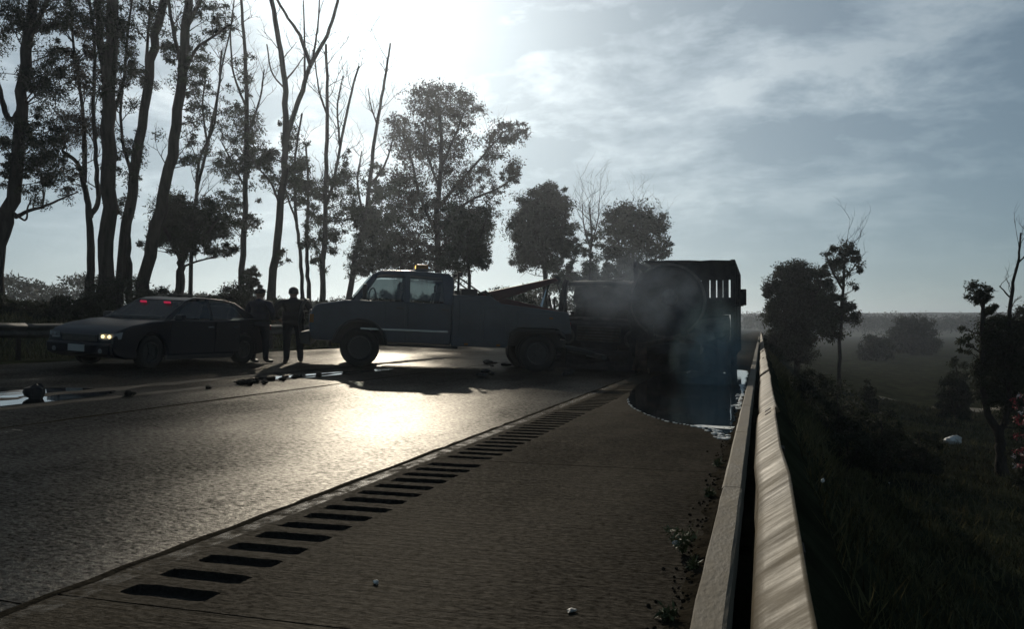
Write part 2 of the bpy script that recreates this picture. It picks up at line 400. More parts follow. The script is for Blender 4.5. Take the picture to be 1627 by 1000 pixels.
for k in range(len(ends) - 1):
    y0, y1 = ends[k] + 0.006, ends[k + 1] - 0.006
    b = MB()
    def quad(xa, xb, ya, yb): b.add([(xa, ya, 0), (xb, ya, 0), (xb, yb, 0), (xa, yb, 0)], [(0, 1, 2, 3)])
    gs = [q for q in grooves if y0 + .03 < q and q + GW + .03 < y1]
    MX0, MX1, MY = GX0 - .06, GX1 + .06, .022
    cuts = [y0] + sum([[q - MY, q + GW + MY] for q in gs], []) + [y1]
    quad(SX0, MX0, y0, y1); quad(MX1, SX1, y0, y1)
    for q in range(0, len(cuts) - 1, 2): quad(MX0, MX1, cuts[q], cuts[q + 1])
    outlines = []
    for q in gs:
        rg = random.Random(int(q * 1000)); ol = groove_outline(q, rg); outlines.append((q, ol, rg))
        co = [(MX0, q - MY), (MX1, q - MY), (MX1, q + GW + MY), (MX0, q + GW + MY)]
        outer = [(co[e][0] + (co[(e + 1) % 4][0] - co[e][0]) * f / 8, co[e][1] + (co[(e + 1) % 4][1] - co[e][1]) * f / 8) for e in range(4) for f in range(8)]
        b.add([(x, y, 0) for x, y in outer] + [(x, y, -.003) for x, y in ol], [(k_, (k_ + 1) % 32, 32 + (k_ + 1) % 32, 32 + k_) for k_ in range(32)])
    b.add([(SX0, y0, 0), (SX1, y0, 0), (SX1, y0, -.04), (SX0, y0, -.04), (SX0, y1, 0), (SX1, y1, 0), (SX1, y1, -.04), (SX0, y1, -.04)], [(0, 1, 2, 3), (4, 5, 6, 7), (0, 4, 7, 3)])
    b.build('paving_slab', M['shoulder'], shoulder)
    for q, ol, rg in outlines:
        cx_, cy_ = (GX0 + GX1) / 2, q + GW / 2
        r2 = [(cx_ + (x - cx_) * .965, cy_ + (y - cy_) * .92, -.024 - abs(rg.gauss(0, .002))) for x, y in ol]
        r3 = [(cx_ + (x - cx_) * .90, cy_ + (y - cy_) * .70, -.031 - abs(rg.gauss(0, .002))) for x, y in ol]
        gb = MB().add([(x, y, -.003) for x, y in ol] + r2 + r3, [(k_ + 32 * e, (k_ + 1) % 32 + 32 * e, (k_ + 1) % 32 + 32 * (e + 1), k_ + 32 * (e + 1)) for e in (0, 1) for k_ in range(32)] + [tuple(range(64, 96))])
        gb.build('rumble_groove', M['groove'], shoulder, smooth=True)

# worn paint: solid edge line, broken lane line
def paint_mat():
    m = bpy.data.materials.new('worn_road_paint'); m.use_nodes = True
    t = m.node_tree; b = t.nodes['Principled BSDF']
    b.inputs['Base Color'].default_value = (0.13, 0.12, 0.10, 1); b.inputs['Roughness'].default_value = 0.55
    gg = t.nodes.new('ShaderNodeNewGeometry'); n = t.nodes.new('ShaderNodeTexNoise'); t.links.new(gg.outputs['Position'], n.inputs['Vector'])
    n.inputs['Scale'].default_value = 7; n.inputs['Detail'].default_value = 8; n.inputs['Roughness'].default_value = .75
    t.links.new(ramp(t, n.outputs[0], [(0.46, 0.0), (0.68, 0.4)]), b.inputs['Alpha'])
    return m
M['worn'] = paint_mat()
def strip(name, x0, x1, y0, y1, m, parent, dz=0.004):
    return MB().add([(x0, y0, road_z(x0) + dz), (x1, y0, road_z(x1) + dz), (x1, y1, road_z(x1) + dz), (x0, y1, road_z(x0) + dz)], [(0, 1, 2, 3)]).build(name, m, parent)
strip('edge_line', -3.0, -2.88, -6, 300, M['worn'], shoulder)
for k in range(12):
    strip('lane_dash', -7.14, -7.0, 2.2 + 9 * k, 6.4 + 9 * k, M['worn'], road, 0.006)
strip('edge_line', -11.2, -11.32, -6, 300, M['worn'], road, 0.006)
# dirt caught in the joint along the lane edge: a low ragged ridge
def ragged(name, x, y0, y1, w, h, m, parent, step=0.12, seed=1):
    r = np.random.default_rng(seed); ys_ = np.arange(y0, y1, step); n = len(ys_)
    sm = lambda a: np.convolve(a, [.25, .5, .25], 'same')
    wl, wr, hh = (np.clip(sm(r.normal(1, .55, n)), .1, 2.2) for _ in range(3))
    V = []
    for k in range(n):
        V += [(x - w * wl[k], ys_[k], road_z(x - w * wl[k]) + .0025), (x, ys_[k], road_z(x) + .003 + h * hh[k]), (x + w * wr[k], ys_[k], road_z(x + w * wr[k]) + .0025)]
    return MB().add(V, [(3 * k + q, 3 * k + q + 1, 3 * k + q + 4, 3 * k + q + 3) for k in range(n - 1) for q in (0, 1)]).build(name, m, parent)
tag(ragged('joint_dirt', EDGE, -5, 60, .026, .004, M['dirt'], shoulder), kind='stuff')
tag(ragged('joint_dirt', -7.32, -5, 60, .03, .005, M['dirt'], road, seed=2), kind='stuff')
tag(ragged('mud_track', -9.35, 2, 24, .16, .02, M['groove'], road, .15, 3), kind='stuff')
tag(ragged('mud_track', -8.55, 5, 16.5, .10, .014, M['groove'], road, .15, 4), kind='stuff')

# kerb: cast lengths with open joints
kerb = bpy.data.objects.new('kerb', None); C.objects.link(kerb); tag(kerb, 'narrow pale concrete kerb along the shoulder', kind='structure')
ks = [-3.2, 1.05, 2.62]
while ks[-1] < 110: ks.append(ks[-1] + 3.0)
for k in range(len(ks) - 1):
    w = random.uniform(-.004, .004)
    b = MB(); n = 10
    sec = [(-.262, -.06), (-.25 + w, .135), (-.238, .15), (-.135, .15), (-.124 + w, .138), (-.122, -.06)]
    yy = np.linspace(ks[k] + .006, ks[k + 1] - .006, n)
    for y in yy:
        j1, j2 = random.gauss(0, .0015), random.gauss(0, .0015)
        b.v += [(x + (j1 if x < -.2 else j2), y, z + (random.gauss(0, .0015))) for x, z in sec]
    b.f += [(q * 6 + p, q * 6 + p + 1, (q + 1) * 6 + p + 1, (q + 1) * 6 + p) for q in range(n - 1) for p in range(5)] + [tuple(range(6)), tuple((n - 1) * 6 + p for p in range(6))]
    b.build('kerb_stone', M['kerb'], kerb)

# ------------------------------------------------------------------ guard rails
W_PROF = [(.073, .806), (.066, .803), (.012, .766), (-.004, .752), (-.010, .735), (-.004, .712), (.050, .665), (.062, .65), (.050, .635), (-.004, .588), (-.010, .565), (-.004, .548), (.012, .534), (.066, .497), (.073, .494)]
def guard_rail(label, x, y0, y1, zb, flip, m, seg=3.81, near=True):
    t = thing('guard_rail', label, 'guard rail', (x, 0, zb))
    s = -1 if flip else 1
    k = 0; y = y0
    random.seed(11)
    while y < y1:
        b = MB(); n = 9; lap = 0.30
        off = 0.003 * (k % 2)
        for q in range(n):
            yy = y + (seg + lap) * q / (n - 1)
            dx, dz = random.gauss(0, .004), random.gauss(0, .0035)
            b.v += [((px_ + dx - off) * s, yy, pz + dz + off) for px_, pz in W_PROF]
        m_ = len(W_PROF)
        b.f += [(q * m_ + p, q * m_ + p + 1, (q + 1) * m_ + p + 1, (q + 1) * m_ + p) for q in range(n - 1) for p in range(m_ - 1)]
        o = b.build('beam', m, t, smooth=True)
        so = o.modifiers.new('solid', 'SOLIDIFY'); so.thickness = 0.003; so.offset = 1
        for yy in (y + .15, y + .15 + seg / 2):
            pb = MB().box((.092 * s, yy, .09), (.034, .11, 1.06)); pb.box((.069 * s, yy, .64), (.008, .09, .10))
            pb.build('post', M['post'], t, bevel=.006, segs=1)
        if near and y < 45:
            for (bx, bz, bdy) in ((.036, .787, .06), (.036, .787, .22), (.036, .513, .06), (.036, .513, .22)):
                mm = Matrix.Rotation(rad(-90 + 35), 3, 'Y') @ Matrix.Identity(3)
                bb = MB(); bb.box((bx * s, y + bdy, bz), (.034, .060, .020), Matrix.Rotation(rad(-34 if bz > .65 else 34) * s, 3, 'Y'))
                bb.build('bolt', M['bolt'], t, bevel=.004, segs=1)
        y += seg; k += 1
    return t
guard_rail('sunlit corrugated steel guard rail along the pale kerb', 0.0, -3.55, 105, 0.0, False, M['galv'])
guard_rail('dim corrugated steel guard rail behind the police car', -15.2, 6, 70, 0.5, True, M['galv_far'], near=False)

# ------------------------------------------------------------------ standing water
def pool(name, pts, z, m, label, cat=None, dz=None):
    n = len(pts)
    b = MB(); c = np.mean(pts, 0)
    ring = []
    for k in range(n):
        p0, p1, p2, p3 = (np.array(pts[(k + q) % n], float) for q in (-1, 0, 1, 2))
        for s_ in np.linspace(0, 1, 8, endpoint=False):
            q = .5 * ((2 * p1) + (-p0 + p2) * s_ + (2 * p0 - 5 * p1 + 4 * p2 - p3) * s_ ** 2 + (-p0 + 3 * p1 - 3 * p2 + p3) * s_ ** 3)
            ring.append(q + RNG.normal(0, .012, 2))
    b.v = [(q[0], q[1], z(q[0])) for q in ring]; b.f = [tuple(range(len(ring)))]
    o = b.build(name, m)
    tag(o, label, cat, kind='stuff' if cat is None else None)
    return ring
spill = [(-.27, 10.05), (-.7, 10.2), (-1.2, 10.75), (-1.7, 11.9), (-2.05, 13.2), (-2.35, 15.5), (-2.5, 18), (-2.4, 22), (-1.4, 24), (-.27, 23)]
ring = pool('puddle', spill, lambda x: .005, M['water'], 'dark mirror-like pool of spilled liquid beside the kerb')
# pale frothy rim on the pool's edge, with the sky's sheen painted in
fr = [q for q in ring if q[1] < 14.2 and q[0] < -.28]
b = MB()
rf = random.Random(5)
for q in range(len(fr) - 1):
    p, p2 = np.array(fr[q]), np.array(fr[q + 1]); d = (p2 - p) / max(1e-6, np.linalg.norm(p2 - p)); nn = np.array([-d[1], d[0]])
    w = .012 + (.10 if -.3 > p[0] > -.75 else .0)
    for s_ in range(6 if p[0] > -.75 else 2):
        c = p + (p2 - p) * rf.random() + nn * rf.uniform(-w, w * .3)
        r_ = rf.uniform(.012, .03) * (1 if p[0] > -.75 else .5)
        b.ball((c[0], c[1], .006), (r_ * 1.4, r_ * 1.3, r_ * .35), 7, 4)
for s_ in range(45):
    b.ball((-.29 - abs(rf.gauss(0, .05)), rf.uniform(12.5, 17), .006), (rf.uniform(.02, .05), rf.uniform(.03, .08), .012), 7, 4)
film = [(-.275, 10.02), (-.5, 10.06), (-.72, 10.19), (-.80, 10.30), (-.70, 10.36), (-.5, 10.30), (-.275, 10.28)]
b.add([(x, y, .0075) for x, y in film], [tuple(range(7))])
film = [(-.27, 12.2), (-.33, 12.6), (-.36, 14), (-.34, 16.5), (-.45, 18), (-.27, 18.4)]  # pale film paints the sky's reflection along the kerb side
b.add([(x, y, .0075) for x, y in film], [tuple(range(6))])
tag(b.build('froth_and_sheen', M['foam_and_sheen'], smooth=True), 'pale frothy rim and painted sky sheen on the dark pool by the kerb', kind='stuff')
pool('puddle', [(-12, 5.6), (-9.2, 6.6), (-8.75, 8.1), (-8.9, 9.6), (-9.6, 9.9), (-10.8, 9.0), (-12.2, 8.4)], lambda x: road_z(x) + .006, M['water'], 'shallow puddle round a dark clod on the far lane')
pool('puddle', [(-8.7, 12.2), (-8.45, 13.6), (-8.3, 15.6), (-8.2, 17.4), (-8.45, 17.6), (-8.75, 15.4), (-9.0, 13.2)], lambda x: road_z(x) + .006, M['water'], 'long bright puddle in the wheel track before the tow truck')
# ------------------------------------------------------------------ trees
def spline(pts, n):
    pts = [Vector(p) for p in pts]
    if len(pts) < 3: return [pts[0].lerp(pts[-1], k / (n - 1)) for k in range(n)]
    out = []
    m = len(pts) - 1
    for k in range(n):
        t = k / (n - 1) * m; i = min(int(t), m - 1); u = t - i
        p0 = pts[i - 1] if i > 0 else pts[0] * 2 - pts[1]
        p1, p2 = pts[i], pts[i + 1]
        p3 = pts[i + 2] if i + 2 <= m else pts[m] * 2 - pts[m - 1]
        out.append(.5 * ((2 * p1) + (p2 - p0) * u + (2 * p0 - 5 * p1 + 4 * p2 - p3) * u * u + (3 * p1 - p0 - 3 * p2 + p3) * u ** 3))
    return out

def leaves(centres, spread, per, size, rng, droop=0.6):
    """leaf blades scattered round clump centres; returns verts, quads"""
    cs = np.repeat(np.asarray(centres, float).reshape(-1, 3), per, 0)
    n = len(cs)
    sp = np.repeat(np.asarray(spread, float), per) if hasattr(spread, '__len__') else np.full(n, spread)
    g_ = rng.normal(size=(n, 3)); g_ /= np.linalg.norm(g_, axis=1, keepdims=True) + 1e-9
    pos = cs + g_ * (rng.random(n) ** 0.55 * sp)[:, None] * np.array([1, 1, .75])
    d = rng.normal(size=(n, 3)); d[:, 2] -= droop; d /= np.linalg.norm(d, axis=1, keepdims=True)
    s = np.cross(d, rng.normal(size=(n, 3))); s /= np.linalg.norm(s, axis=1, keepdims=True) + 1e-9
    Ls = size * rng.uniform(.6, 1.35, n); Ws = Ls * rng.uniform(.22, .42, n)
    a = pos; c = pos + d * Ls[:, None]; mid = pos + d * (Ls * .42)[:, None]
    V = np.stack([a, mid + s * Ws[:, None] * .5, c, mid - s * Ws[:, None] * .5], 1).reshape(-1, 3)
    return V, np.arange(4 * n).reshape(-1, 4)

G1 = 'tall eucalyptus trees along the left verge'
def make_tree(name, label, cat, D, stems, blobs, leafmat='leaf', seed=1, group=None, twigs=0, lsize=None, base_z=None, jitD=1.0, dens=3.3):
    """stems: list of (pixel polyline, width px at foot, width px at tip); the first starts at the ground.
    blobs: (px, py, rx, ry, clumps, leaves per clump) foliage masses; twigs: bare twigs grown on each stem."""
    rng = np.random.default_rng(seed); rnd = random.Random(seed)
    k = D / FPX
    b = MB()
    foot = P(stems[0][0][0][0], 522, D)
    fz = gz(foot.x, foot.y) if base_z is None else base_z
    root = thing(name, label, cat, (foot.x, foot.y, fz), 0, group)
    o3 = Vector((foot.x, foot.y, fz))
    skel = []
    for si, (pl, w0, w1) in enumerate(stems):
        dd = rnd.uniform(-1, 1) * jitD if si else 0
        pts = []
        for q, (x, y) in enumerate(pl):
            f = q / max(1, len(pl) - 1)
            pts.append(P(x, y, D + dd * f * 2.2))
        if si == 0:
            pts[0] = Vector((pts[0].x, pts[0].y, min(pts[0].z, fz + .0)))
            pts[0].z = fz - .15
        n = max(7, len(pl) * 4)
        sp = spline(pts, n)
        rs = []
        for q in range(n):
            f = q / (n - 1)
            r_ = (w0 + (w1 - w0) * f ** .8) * k / 2
            if si == 0 and f < .12: r_ *= 1 + (1 - f / .12) ** 2 * .45
            rs.append(max(r_, .012))
            if 0 < q: sp[q] = sp[q] + Vector((rnd.gauss(0, 1), rnd.gauss(0, 1), 0)) * r_ * .18
        b.tube([p - o3 for p in sp], rs, 9 if w0 > 8 else 6, jit=.07)
        skel += [(p, r_) for p, r_ in zip(sp, rs)][2:]
    SP = np.array([list(p) for p, _ in skel]); SR = np.array([r_ for _, r_ in skel])
    def branch_to(tgt, thin=1.0, n=5):
        d = np.linalg.norm(SP - np.array(tgt), axis=1) + np.maximum(0, SP[:, 2] - tgt[2] + .3) * 2.2
        q = int(np.argmin(d + rng.random(len(d)) * d.min() * .35))
        a, r0 = Vector(SP[q]), SR[q]
        t_ = Vector(tgt); mid = a.lerp(t_, .5) + Vector((rnd.gauss(0, .07), rnd.gauss(0, .07), rnd.uniform(-.12, .10))) * (t_ - a).length
        pts = spline([a, mid, t_], n)
        rb = min(r0 * .6, .018 + .011 * (t_ - a).length) * thin
        b.tube([p - o3 for p in pts], [rb * (1 - .78 * i / (n - 1)) for i in range(n)], 5, cap=False)
        return pts
    cen, spr, per = [], [], []
    Vs, Qs = [], []
    ls = lsize or 0.0036 * D
    for (x, y, rx, ry, nc, pl_) in blobs:
        c = P(x, y, D); r3 = np.array([rx * k, max(rx * .8, ry * .5) * k, ry * k])
        R_ = np.array([[math.cos(YAW), -math.sin(YAW), 0], [math.sin(YAW), math.cos(YAW), 0], [0, 0, 1]])
        g_ = rng.normal(size=(nc, 3)); g_ /= np.linalg.norm(g_, axis=1, keepdims=True)
        pts = (g_ * (rng.random(nc) ** .42)[:, None] * r3) @ R_.T + np.array(c)
        pts[:, 2] = np.maximum(pts[:, 2], fz + .25)
        nx_ = nc // 2 if group == G1 else 0
        if nx_:
            ex = (rng.normal(size=(nx_, 3)) * .62 * r3) @ R_.T + np.array(c); pts = np.concatenate([pts, ex]); nc += nx_
        sp_ = np.clip(rng.gamma(5, .2, nc), .35, 2.0) * min(rx, ry) * k * .38
        v, q = leaves(pts, sp_, int(pl_ * dens), ls, rng)
        Qs.append(q + sum(len(z) for z in Vs)); Vs.append(v)
        for p in pts[:max(4, int(nc * .42))]:
            bp = branch_to(p)
            for _ in range(2):
                a = bp[rnd.randint(2, 3)]
                e = a + Vector((rnd.gauss(0, 1), rnd.gauss(0, 1), rnd.gauss(.4, .8))) * (bp[-1] - bp[0]).length * .22
                b.tube([a - o3, a.lerp(e, .5) - o3 + Vector((0, 0, .03)), e - o3], [.012 + .0001 * D, .01 + .0001 * D, .005], 4, cap=False)
    def twig(a, d, ln, r_, depth):
        pts = [a]; p = a.copy()
        for q in range(4):
            d = (d + Vector((rnd.gauss(0, .16), rnd.gauss(0, .16), rnd.gauss(.06, .10)))).normalized()
            p = p + d * ln / 4; pts.append(p.copy())
        b.tube([q - o3 for q in pts], [r_ * (1 - .2 * q) for q in range(5)], 4, cap=False)
        if depth:
            for q in (1, 2, 3, 4):
                if rnd.random() < .8:
                    s_ = Vector((rnd.gauss(0, 1), rnd.gauss(0, 1), rnd.gauss(.5, .5))).normalized()
                    twig(pts[q], (d * .8 + s_ * .75).normalized(), ln * rnd.uniform(.35, .6), r_ * .55, depth - 1)
    if twigs:
        idx = [q for q in range(len(SP)) if SP[q, 2] > fz + .38 * (SP[:, 2].max() - fz)]
        for _ in range(twigs):
            q = rnd.choice(idx)
            d = Vector((rnd.gauss(0, .6), rnd.gauss(0, .6), rnd.uniform(.35, 1.2))).normalized()
            twig(Vector(SP[q]), d, rnd.uniform(.018, .055) * D, max(.012, min(SR[q] * .4, .035)), 2)
    b.build('trunk', M['bark'], root, smooth=True)
    if Vs:
        V_ = np.concatenate(Vs) - np.array(o3)
        link('crown', fast_mesh('crown', V_, np.concatenate(Qs)), M[leafmat], root)
    return root

G1 = 'tall eucalyptus trees along the left verge'
T = make_tree
T('eucalyptus_tree', 'leaning eucalyptus with a long low side bough reaching over open sky', 'tree', 36,
  [([(-14, 470), (-2, 400), (20, 320), (30, 230), (39, 130), (48, 40), (62, -40), (70, -130)], 26, 12), ([(36, 160), (18, 190), (0, 150), (-14, 60), (-25, -60)], 12, 5), ([(24, 345), (45, 335), (70, 328), (100, 315), (124, 305)], 7, 2), ([(46, 60), (66, 20), (85, -30), (95, -90)], 10, 5), ([(22, 338), (40, 350), (44, 330), (50, 318)], 4, 2)],
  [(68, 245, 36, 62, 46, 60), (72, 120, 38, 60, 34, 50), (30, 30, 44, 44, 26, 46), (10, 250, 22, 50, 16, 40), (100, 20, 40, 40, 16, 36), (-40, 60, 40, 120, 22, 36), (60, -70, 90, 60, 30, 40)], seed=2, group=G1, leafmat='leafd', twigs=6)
T('eucalyptus_tree', 'slim eucalyptus forking low in a Y beside the thickest trunk', 'tree', 38,
  [([(140, 480), (143, 420), (143, 345), (135, 300), (125, 262), (100, 240)], 15, 5), ([(143, 345), (155, 318), (152, 250), (148, 170), (150, 80), (140, -20)], 9, 4), ([(133, 290), (135, 220), (128, 150), (118, 80), (112, 0)], 8, 3)],
  [(125, 200, 34, 46, 26, 40), (132, 100, 36, 50, 24, 38), (118, 20, 34, 40, 14, 34), (112, 285, 22, 26, 8, 26)], seed=3, group=G1, leafmat='leaf2', twigs=12)
T('eucalyptus_tree', 'thickest straight eucalyptus trunk of the clump', 'tree', 37,
  [([(163, 482), (168, 420), (172, 300), (174, 160), (178, 40), (180, -60), (184, -150)], 27, 15), ([(172, 150), (160, 60), (154, -20), (150, -110)], 15, 10), ([(176, 190), (196, 130), (202, 60), (212, -20)], 7, 3)],
  [(180, 130, 26, 46, 18, 44), (190, 45, 34, 46, 26, 44), (160, 30, 30, 40, 14, 38), (178, 260, 20, 36, 8, 26), (170, -80, 70, 50, 18, 40)], seed=4, group=G1, leafmat='leafd', twigs=8)
T('eucalyptus_tree', 'eucalyptus with gently bowed trunk between the thickest and most slanting trunks', 'tree', 40,
  [([(186, 480), (192, 435), (206, 330), (222, 215), (240, 95), (258, 10), (272, -80)], 20, 11), ([(212, 290), (196, 230), (192, 170), (200, 110)], 6, 3), ([(205, 480), (206, 420), (203, 360), (208, 330)], 9, 6), ([(232, 150), (234, 80), (238, 10), (236, -60)], 6, 3)],
  [(222, 110, 26, 36, 14, 34), (212, 235, 26, 36, 14, 32), (238, 20, 34, 38, 18, 32), (200, 320, 22, 40, 8, 24), (262, -60, 60, 40, 12, 36)], seed=5, group=G1, leafmat='leafd', twigs=14)
T('eucalyptus_tree', 'most slanting eucalyptus trunk, rising over the police car roof', 'tree', 39,
  [([(219, 480), (230, 440), (254, 335), (274, 235), (288, 125), (298, 20), (304, -90)], 23, 12), ([(288, 130), (310, 80), (335, 60), (362, 42)], 6, 3), ([(290, 110), (276, 50), (268, 0), (262, -60)], 7, 4), ([(296, 45), (318, 0), (330, -60)], 7, 4)],
  [(306, 130, 28, 34, 15, 34), (268, 70, 24, 40, 12, 32), (322, 90, 26, 30, 10, 30), (350, 45, 16, 16, 8, 28), (300, 245, 18, 30, 10, 28), (330, 20, 34, 30, 14, 30), (300, -70, 60, 40, 12, 36), (315, 180, 20, 24, 8, 26)], seed=6, group=G1, leafmat='leaf', twigs=14)
T('broadleaf_tree', 'low round dark-crowned tree behind the police car roof', 'tree', 46,
  [([(282, 482), (285, 450), (290, 415), (298, 380), (310, 340)], 18, 7), ([(290, 415), (270, 380), (255, 350)], 9, 4), ([(294, 400), (325, 375), (345, 350)], 8, 3), ([(288, 425), (315, 415), (345, 408)], 4, 2)],
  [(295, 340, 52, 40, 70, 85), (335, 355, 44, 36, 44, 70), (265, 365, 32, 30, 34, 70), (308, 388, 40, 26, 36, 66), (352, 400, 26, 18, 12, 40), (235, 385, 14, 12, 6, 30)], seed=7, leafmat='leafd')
T('eucalyptus_tree', 'thin bare leaning tree above the low round crown', 'tree', 52,
  [([(300, 480), (305, 380), (312, 310), (328, 235), (346, 150), (352, 80)], 7, 3), ([(312, 300), (318, 250), (340, 200), (350, 120), (372, 20)], 5, 2), ([(330, 230), (322, 170), (328, 110)], 4, 2)],
  [(335, 240, 24, 40, 8, 16), (345, 160, 26, 50, 8, 14)], seed=8, group=G1, twigs=30)
T('eucalyptus_tree', 'upright slender eucalyptus with thin airy foliage above the two officers', 'tree', 54,
  [([(380, 482), (384, 440), (390, 330), (392, 230), (391, 140), (388, 60), (382, -10)], 12, 4), ([(391, 170), (372, 120), (366, 60), (372, 0)], 4, 2), ([(392, 220), (412, 160), (420, 110)], 4, 2), ([(390, 300), (370, 260), (352, 225)], 4, 2)],
  [(382, 200, 34, 36, 26, 28), (372, 260, 34, 34, 24, 28), (408, 250, 26, 30, 18, 26), (360, 340, 30, 34, 20, 26), (395, 345, 22, 30, 10, 24), (392, 120, 22, 40, 10, 18)], seed=9, group=G1, twigs=34)
T('eucalyptus_tree', 'tall bare eucalyptus forking into two long stems against the bright sky', 'tree', 50,
  [([(430, 486), (434, 440), (444, 350), (451, 270), (454, 210), (453, 130), (443, 62), (429, -10), (420, -60)], 15, 6), ([(452, 232), (461, 200), (477, 155), (494, 102), (520, 55), (535, 8), (545, -50)], 10, 4), ([(494, 105), (477, 58), (456, 25), (436, -8), (424, -40)], 7, 3), ([(484, 130), (484, 60), (482, 0)], 4, 2), ([(452, 140), (432, 115), (424, 70)], 3, 2), ([(446, 330), (430, 290), (405, 262)], 5, 2), ([(452, 130), (470, 108), (482, 90)], 3, 1.5), ([(497, 95), (505, 40), (508, -10)], 4, 2)],
  [(440, 270, 34, 30, 14, 22), (425, 235, 24, 30, 12, 22), (470, 300, 16, 24, 6, 20), (450, 405, 12, 14, 5, 20)], seed=10, group=G1, twigs=12)
T('eucalyptus_tree', 'pair of thin twin stems with sparse foliage left of the tow truck bonnet', 'tree', 58,
  [([(482, 486), (479, 430), (473, 370), (468, 310), (470, 240), (480, 180)], 7, 3), ([(492, 486), (489, 430), (487, 370), (490, 300), (486, 230)], 8, 3), ([(473, 360), (456, 310), (448, 270)], 4, 2)],
  [(468, 280, 26, 44, 30, 34), (490, 320, 18, 36, 18, 30), (465, 220, 22, 30, 12, 24), (488, 380, 16, 24, 8, 26)], seed=11, group=G1, twigs=10)
T('eucalyptus_tree', 'two-stemmed half-bare eucalyptus standing over the tow truck bonnet', 'tree', 60,
  [([(512, 486), (513, 440), (516, 350), (518, 250), (520, 150), (518, 70)], 11, 4), ([(516, 330), (530, 290), (545, 210), (560, 140), (570, 105)], 6, 3), ([(519, 180), (506, 140), (500, 90)], 4, 2), ([(540, 230), (536, 170), (545, 120)], 4, 2)],
  [(522, 300, 24, 34, 20, 30), (520, 370, 24, 40, 26, 30), (545, 280, 20, 34, 14, 26), (508, 420, 14, 16, 6, 22), (560, 330, 22, 30, 12, 28)], seed=12, group=G1, twigs=40)
T('eucalyptus_tree', 'half-bare leaning eucalyptus whose bare tip pokes above its neighbours', 'tree', 78,
  [([(552, 470), (562, 420), (580, 345), (590, 265), (598, 205), (609, 140), (617, 90), (620, 68)], 10, 2.5), ([(578, 350), (568, 290), (575, 240)], 5, 2), ([(585, 300), (612, 260), (624, 220)], 5, 2), ([(600, 200), (590, 170), (585, 140)], 3, 1.5)],
  [(580, 350, 26, 40, 30, 40), (600, 390, 36, 40, 44, 50), (570, 420, 20, 28, 18, 40), (595, 290, 20, 34, 14, 26), (612, 330, 26, 40, 26, 34)], seed=13, group=G1, leafmat='leaf', twigs=26)
T('spreading_tree', 'big open-crowned spreading tree rising behind the tow truck cab', 'tree', 84,
  [([(697, 475), (697, 420), (694, 350), (698, 290), (702, 220), (694, 160)], 13, 4), ([(697, 380), (670, 320), (655, 260), (640, 210)], 7, 3), ([(696, 330), (730, 290), (765, 250), (800, 210)], 7, 2), ([(698, 360), (745, 320), (790, 300), (820, 280)], 6, 2), ([(700, 270), (725, 210), (740, 170)], 5, 2), ([(697, 300), (676, 230), (680, 160)], 5, 2)],
  [(690, 165, 48, 40, 70, 36), (735, 180, 34, 40, 40, 34), (650, 215, 44, 40, 56, 34), (705, 235, 50, 44, 60, 34), (640, 290, 44, 40, 52, 36), (668, 345, 50, 44, 64, 42), (720, 300, 40, 40, 44, 34), (740, 360, 40, 40, 60, 50), (660, 405, 44, 40, 60, 50), (765, 275, 30, 34, 22, 30), (800, 225, 34, 32, 34, 34), (822, 208, 18, 20, 14, 30), (818, 275, 26, 26, 22, 32), (715, 405, 34, 36, 36, 44), (785, 320, 26, 26, 12, 26), (625, 390, 30, 44, 34, 46)], seed=14, leafmat='leaf2', twigs=40, dens=2.5)
T('broadleaf_tree', 'dark lower tree between the tow truck cab and its boom', 'tree', 74,
  [([(745, 480), (745, 440), (742, 390), (746, 350)], 8, 3), ([(744, 420), (725, 385), (715, 360)], 4, 2), ([(744, 410), (762, 380), (772, 350)], 4, 2)],
  [(745, 370, 34, 36, 50, 54), (735, 410, 38, 30, 40, 50), (765, 345, 20, 22, 16, 34), (720, 350, 22, 28, 18, 40), (762, 410, 18, 34, 18, 40)], seed=15, leafmat='leafd')
T('broadleaf_tree', 'dense dark oval tree behind the raised boom', 'tree', 92,
  [([(868, 480), (866, 440), (862, 390), (866, 340)], 10, 4), ([(864, 410), (835, 370), (828, 345)], 5, 2), ([(864, 400), (890, 365), (900, 335)], 5, 2)],
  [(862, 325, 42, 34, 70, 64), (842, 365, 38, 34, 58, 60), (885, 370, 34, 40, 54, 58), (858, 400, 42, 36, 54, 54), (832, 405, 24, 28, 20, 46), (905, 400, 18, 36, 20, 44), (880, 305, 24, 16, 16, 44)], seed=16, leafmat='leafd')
T('bare_tree', 'wispy bare young tree between two leafy crowns above the burnt cab', 'tree', 96,
  [([(938, 480), (938, 420), (940, 370), (936, 325)], 6, 2), ([(939, 400), (928, 360), (925, 325)], 3, 1.5), ([(939, 390), (950, 350), (952, 318)], 3, 1.5)],
  [(936, 400, 18, 40, 16, 30), (945, 370, 14, 28, 6, 20)], seed=17, twigs=40)
T('broadleaf_tree', 'lacy upright-branched tree behind the smoking wreck', 'tree', 104,
  [([(1005, 480), (1004, 440), (1006, 400), (1010, 350)], 7, 3), ([(1005, 430), (980, 380), (970, 345)], 4, 2), ([(1005, 425), (1035, 380), (1050, 350)], 4, 2), ([(1006, 430), (1050, 405), (1066, 375)], 4, 1.5)],
  [(1008, 345, 34, 30, 50, 40), (980, 360, 28, 32, 36, 38), (1035, 365, 30, 34, 38, 36), (1005, 395, 44, 32, 56, 42), (1050, 400, 20, 26, 16, 34), (968, 405, 18, 34, 18, 40), (1000, 435, 70, 26, 50, 50), (920, 440, 44, 24, 30, 50)], seed=18, twigs=24)
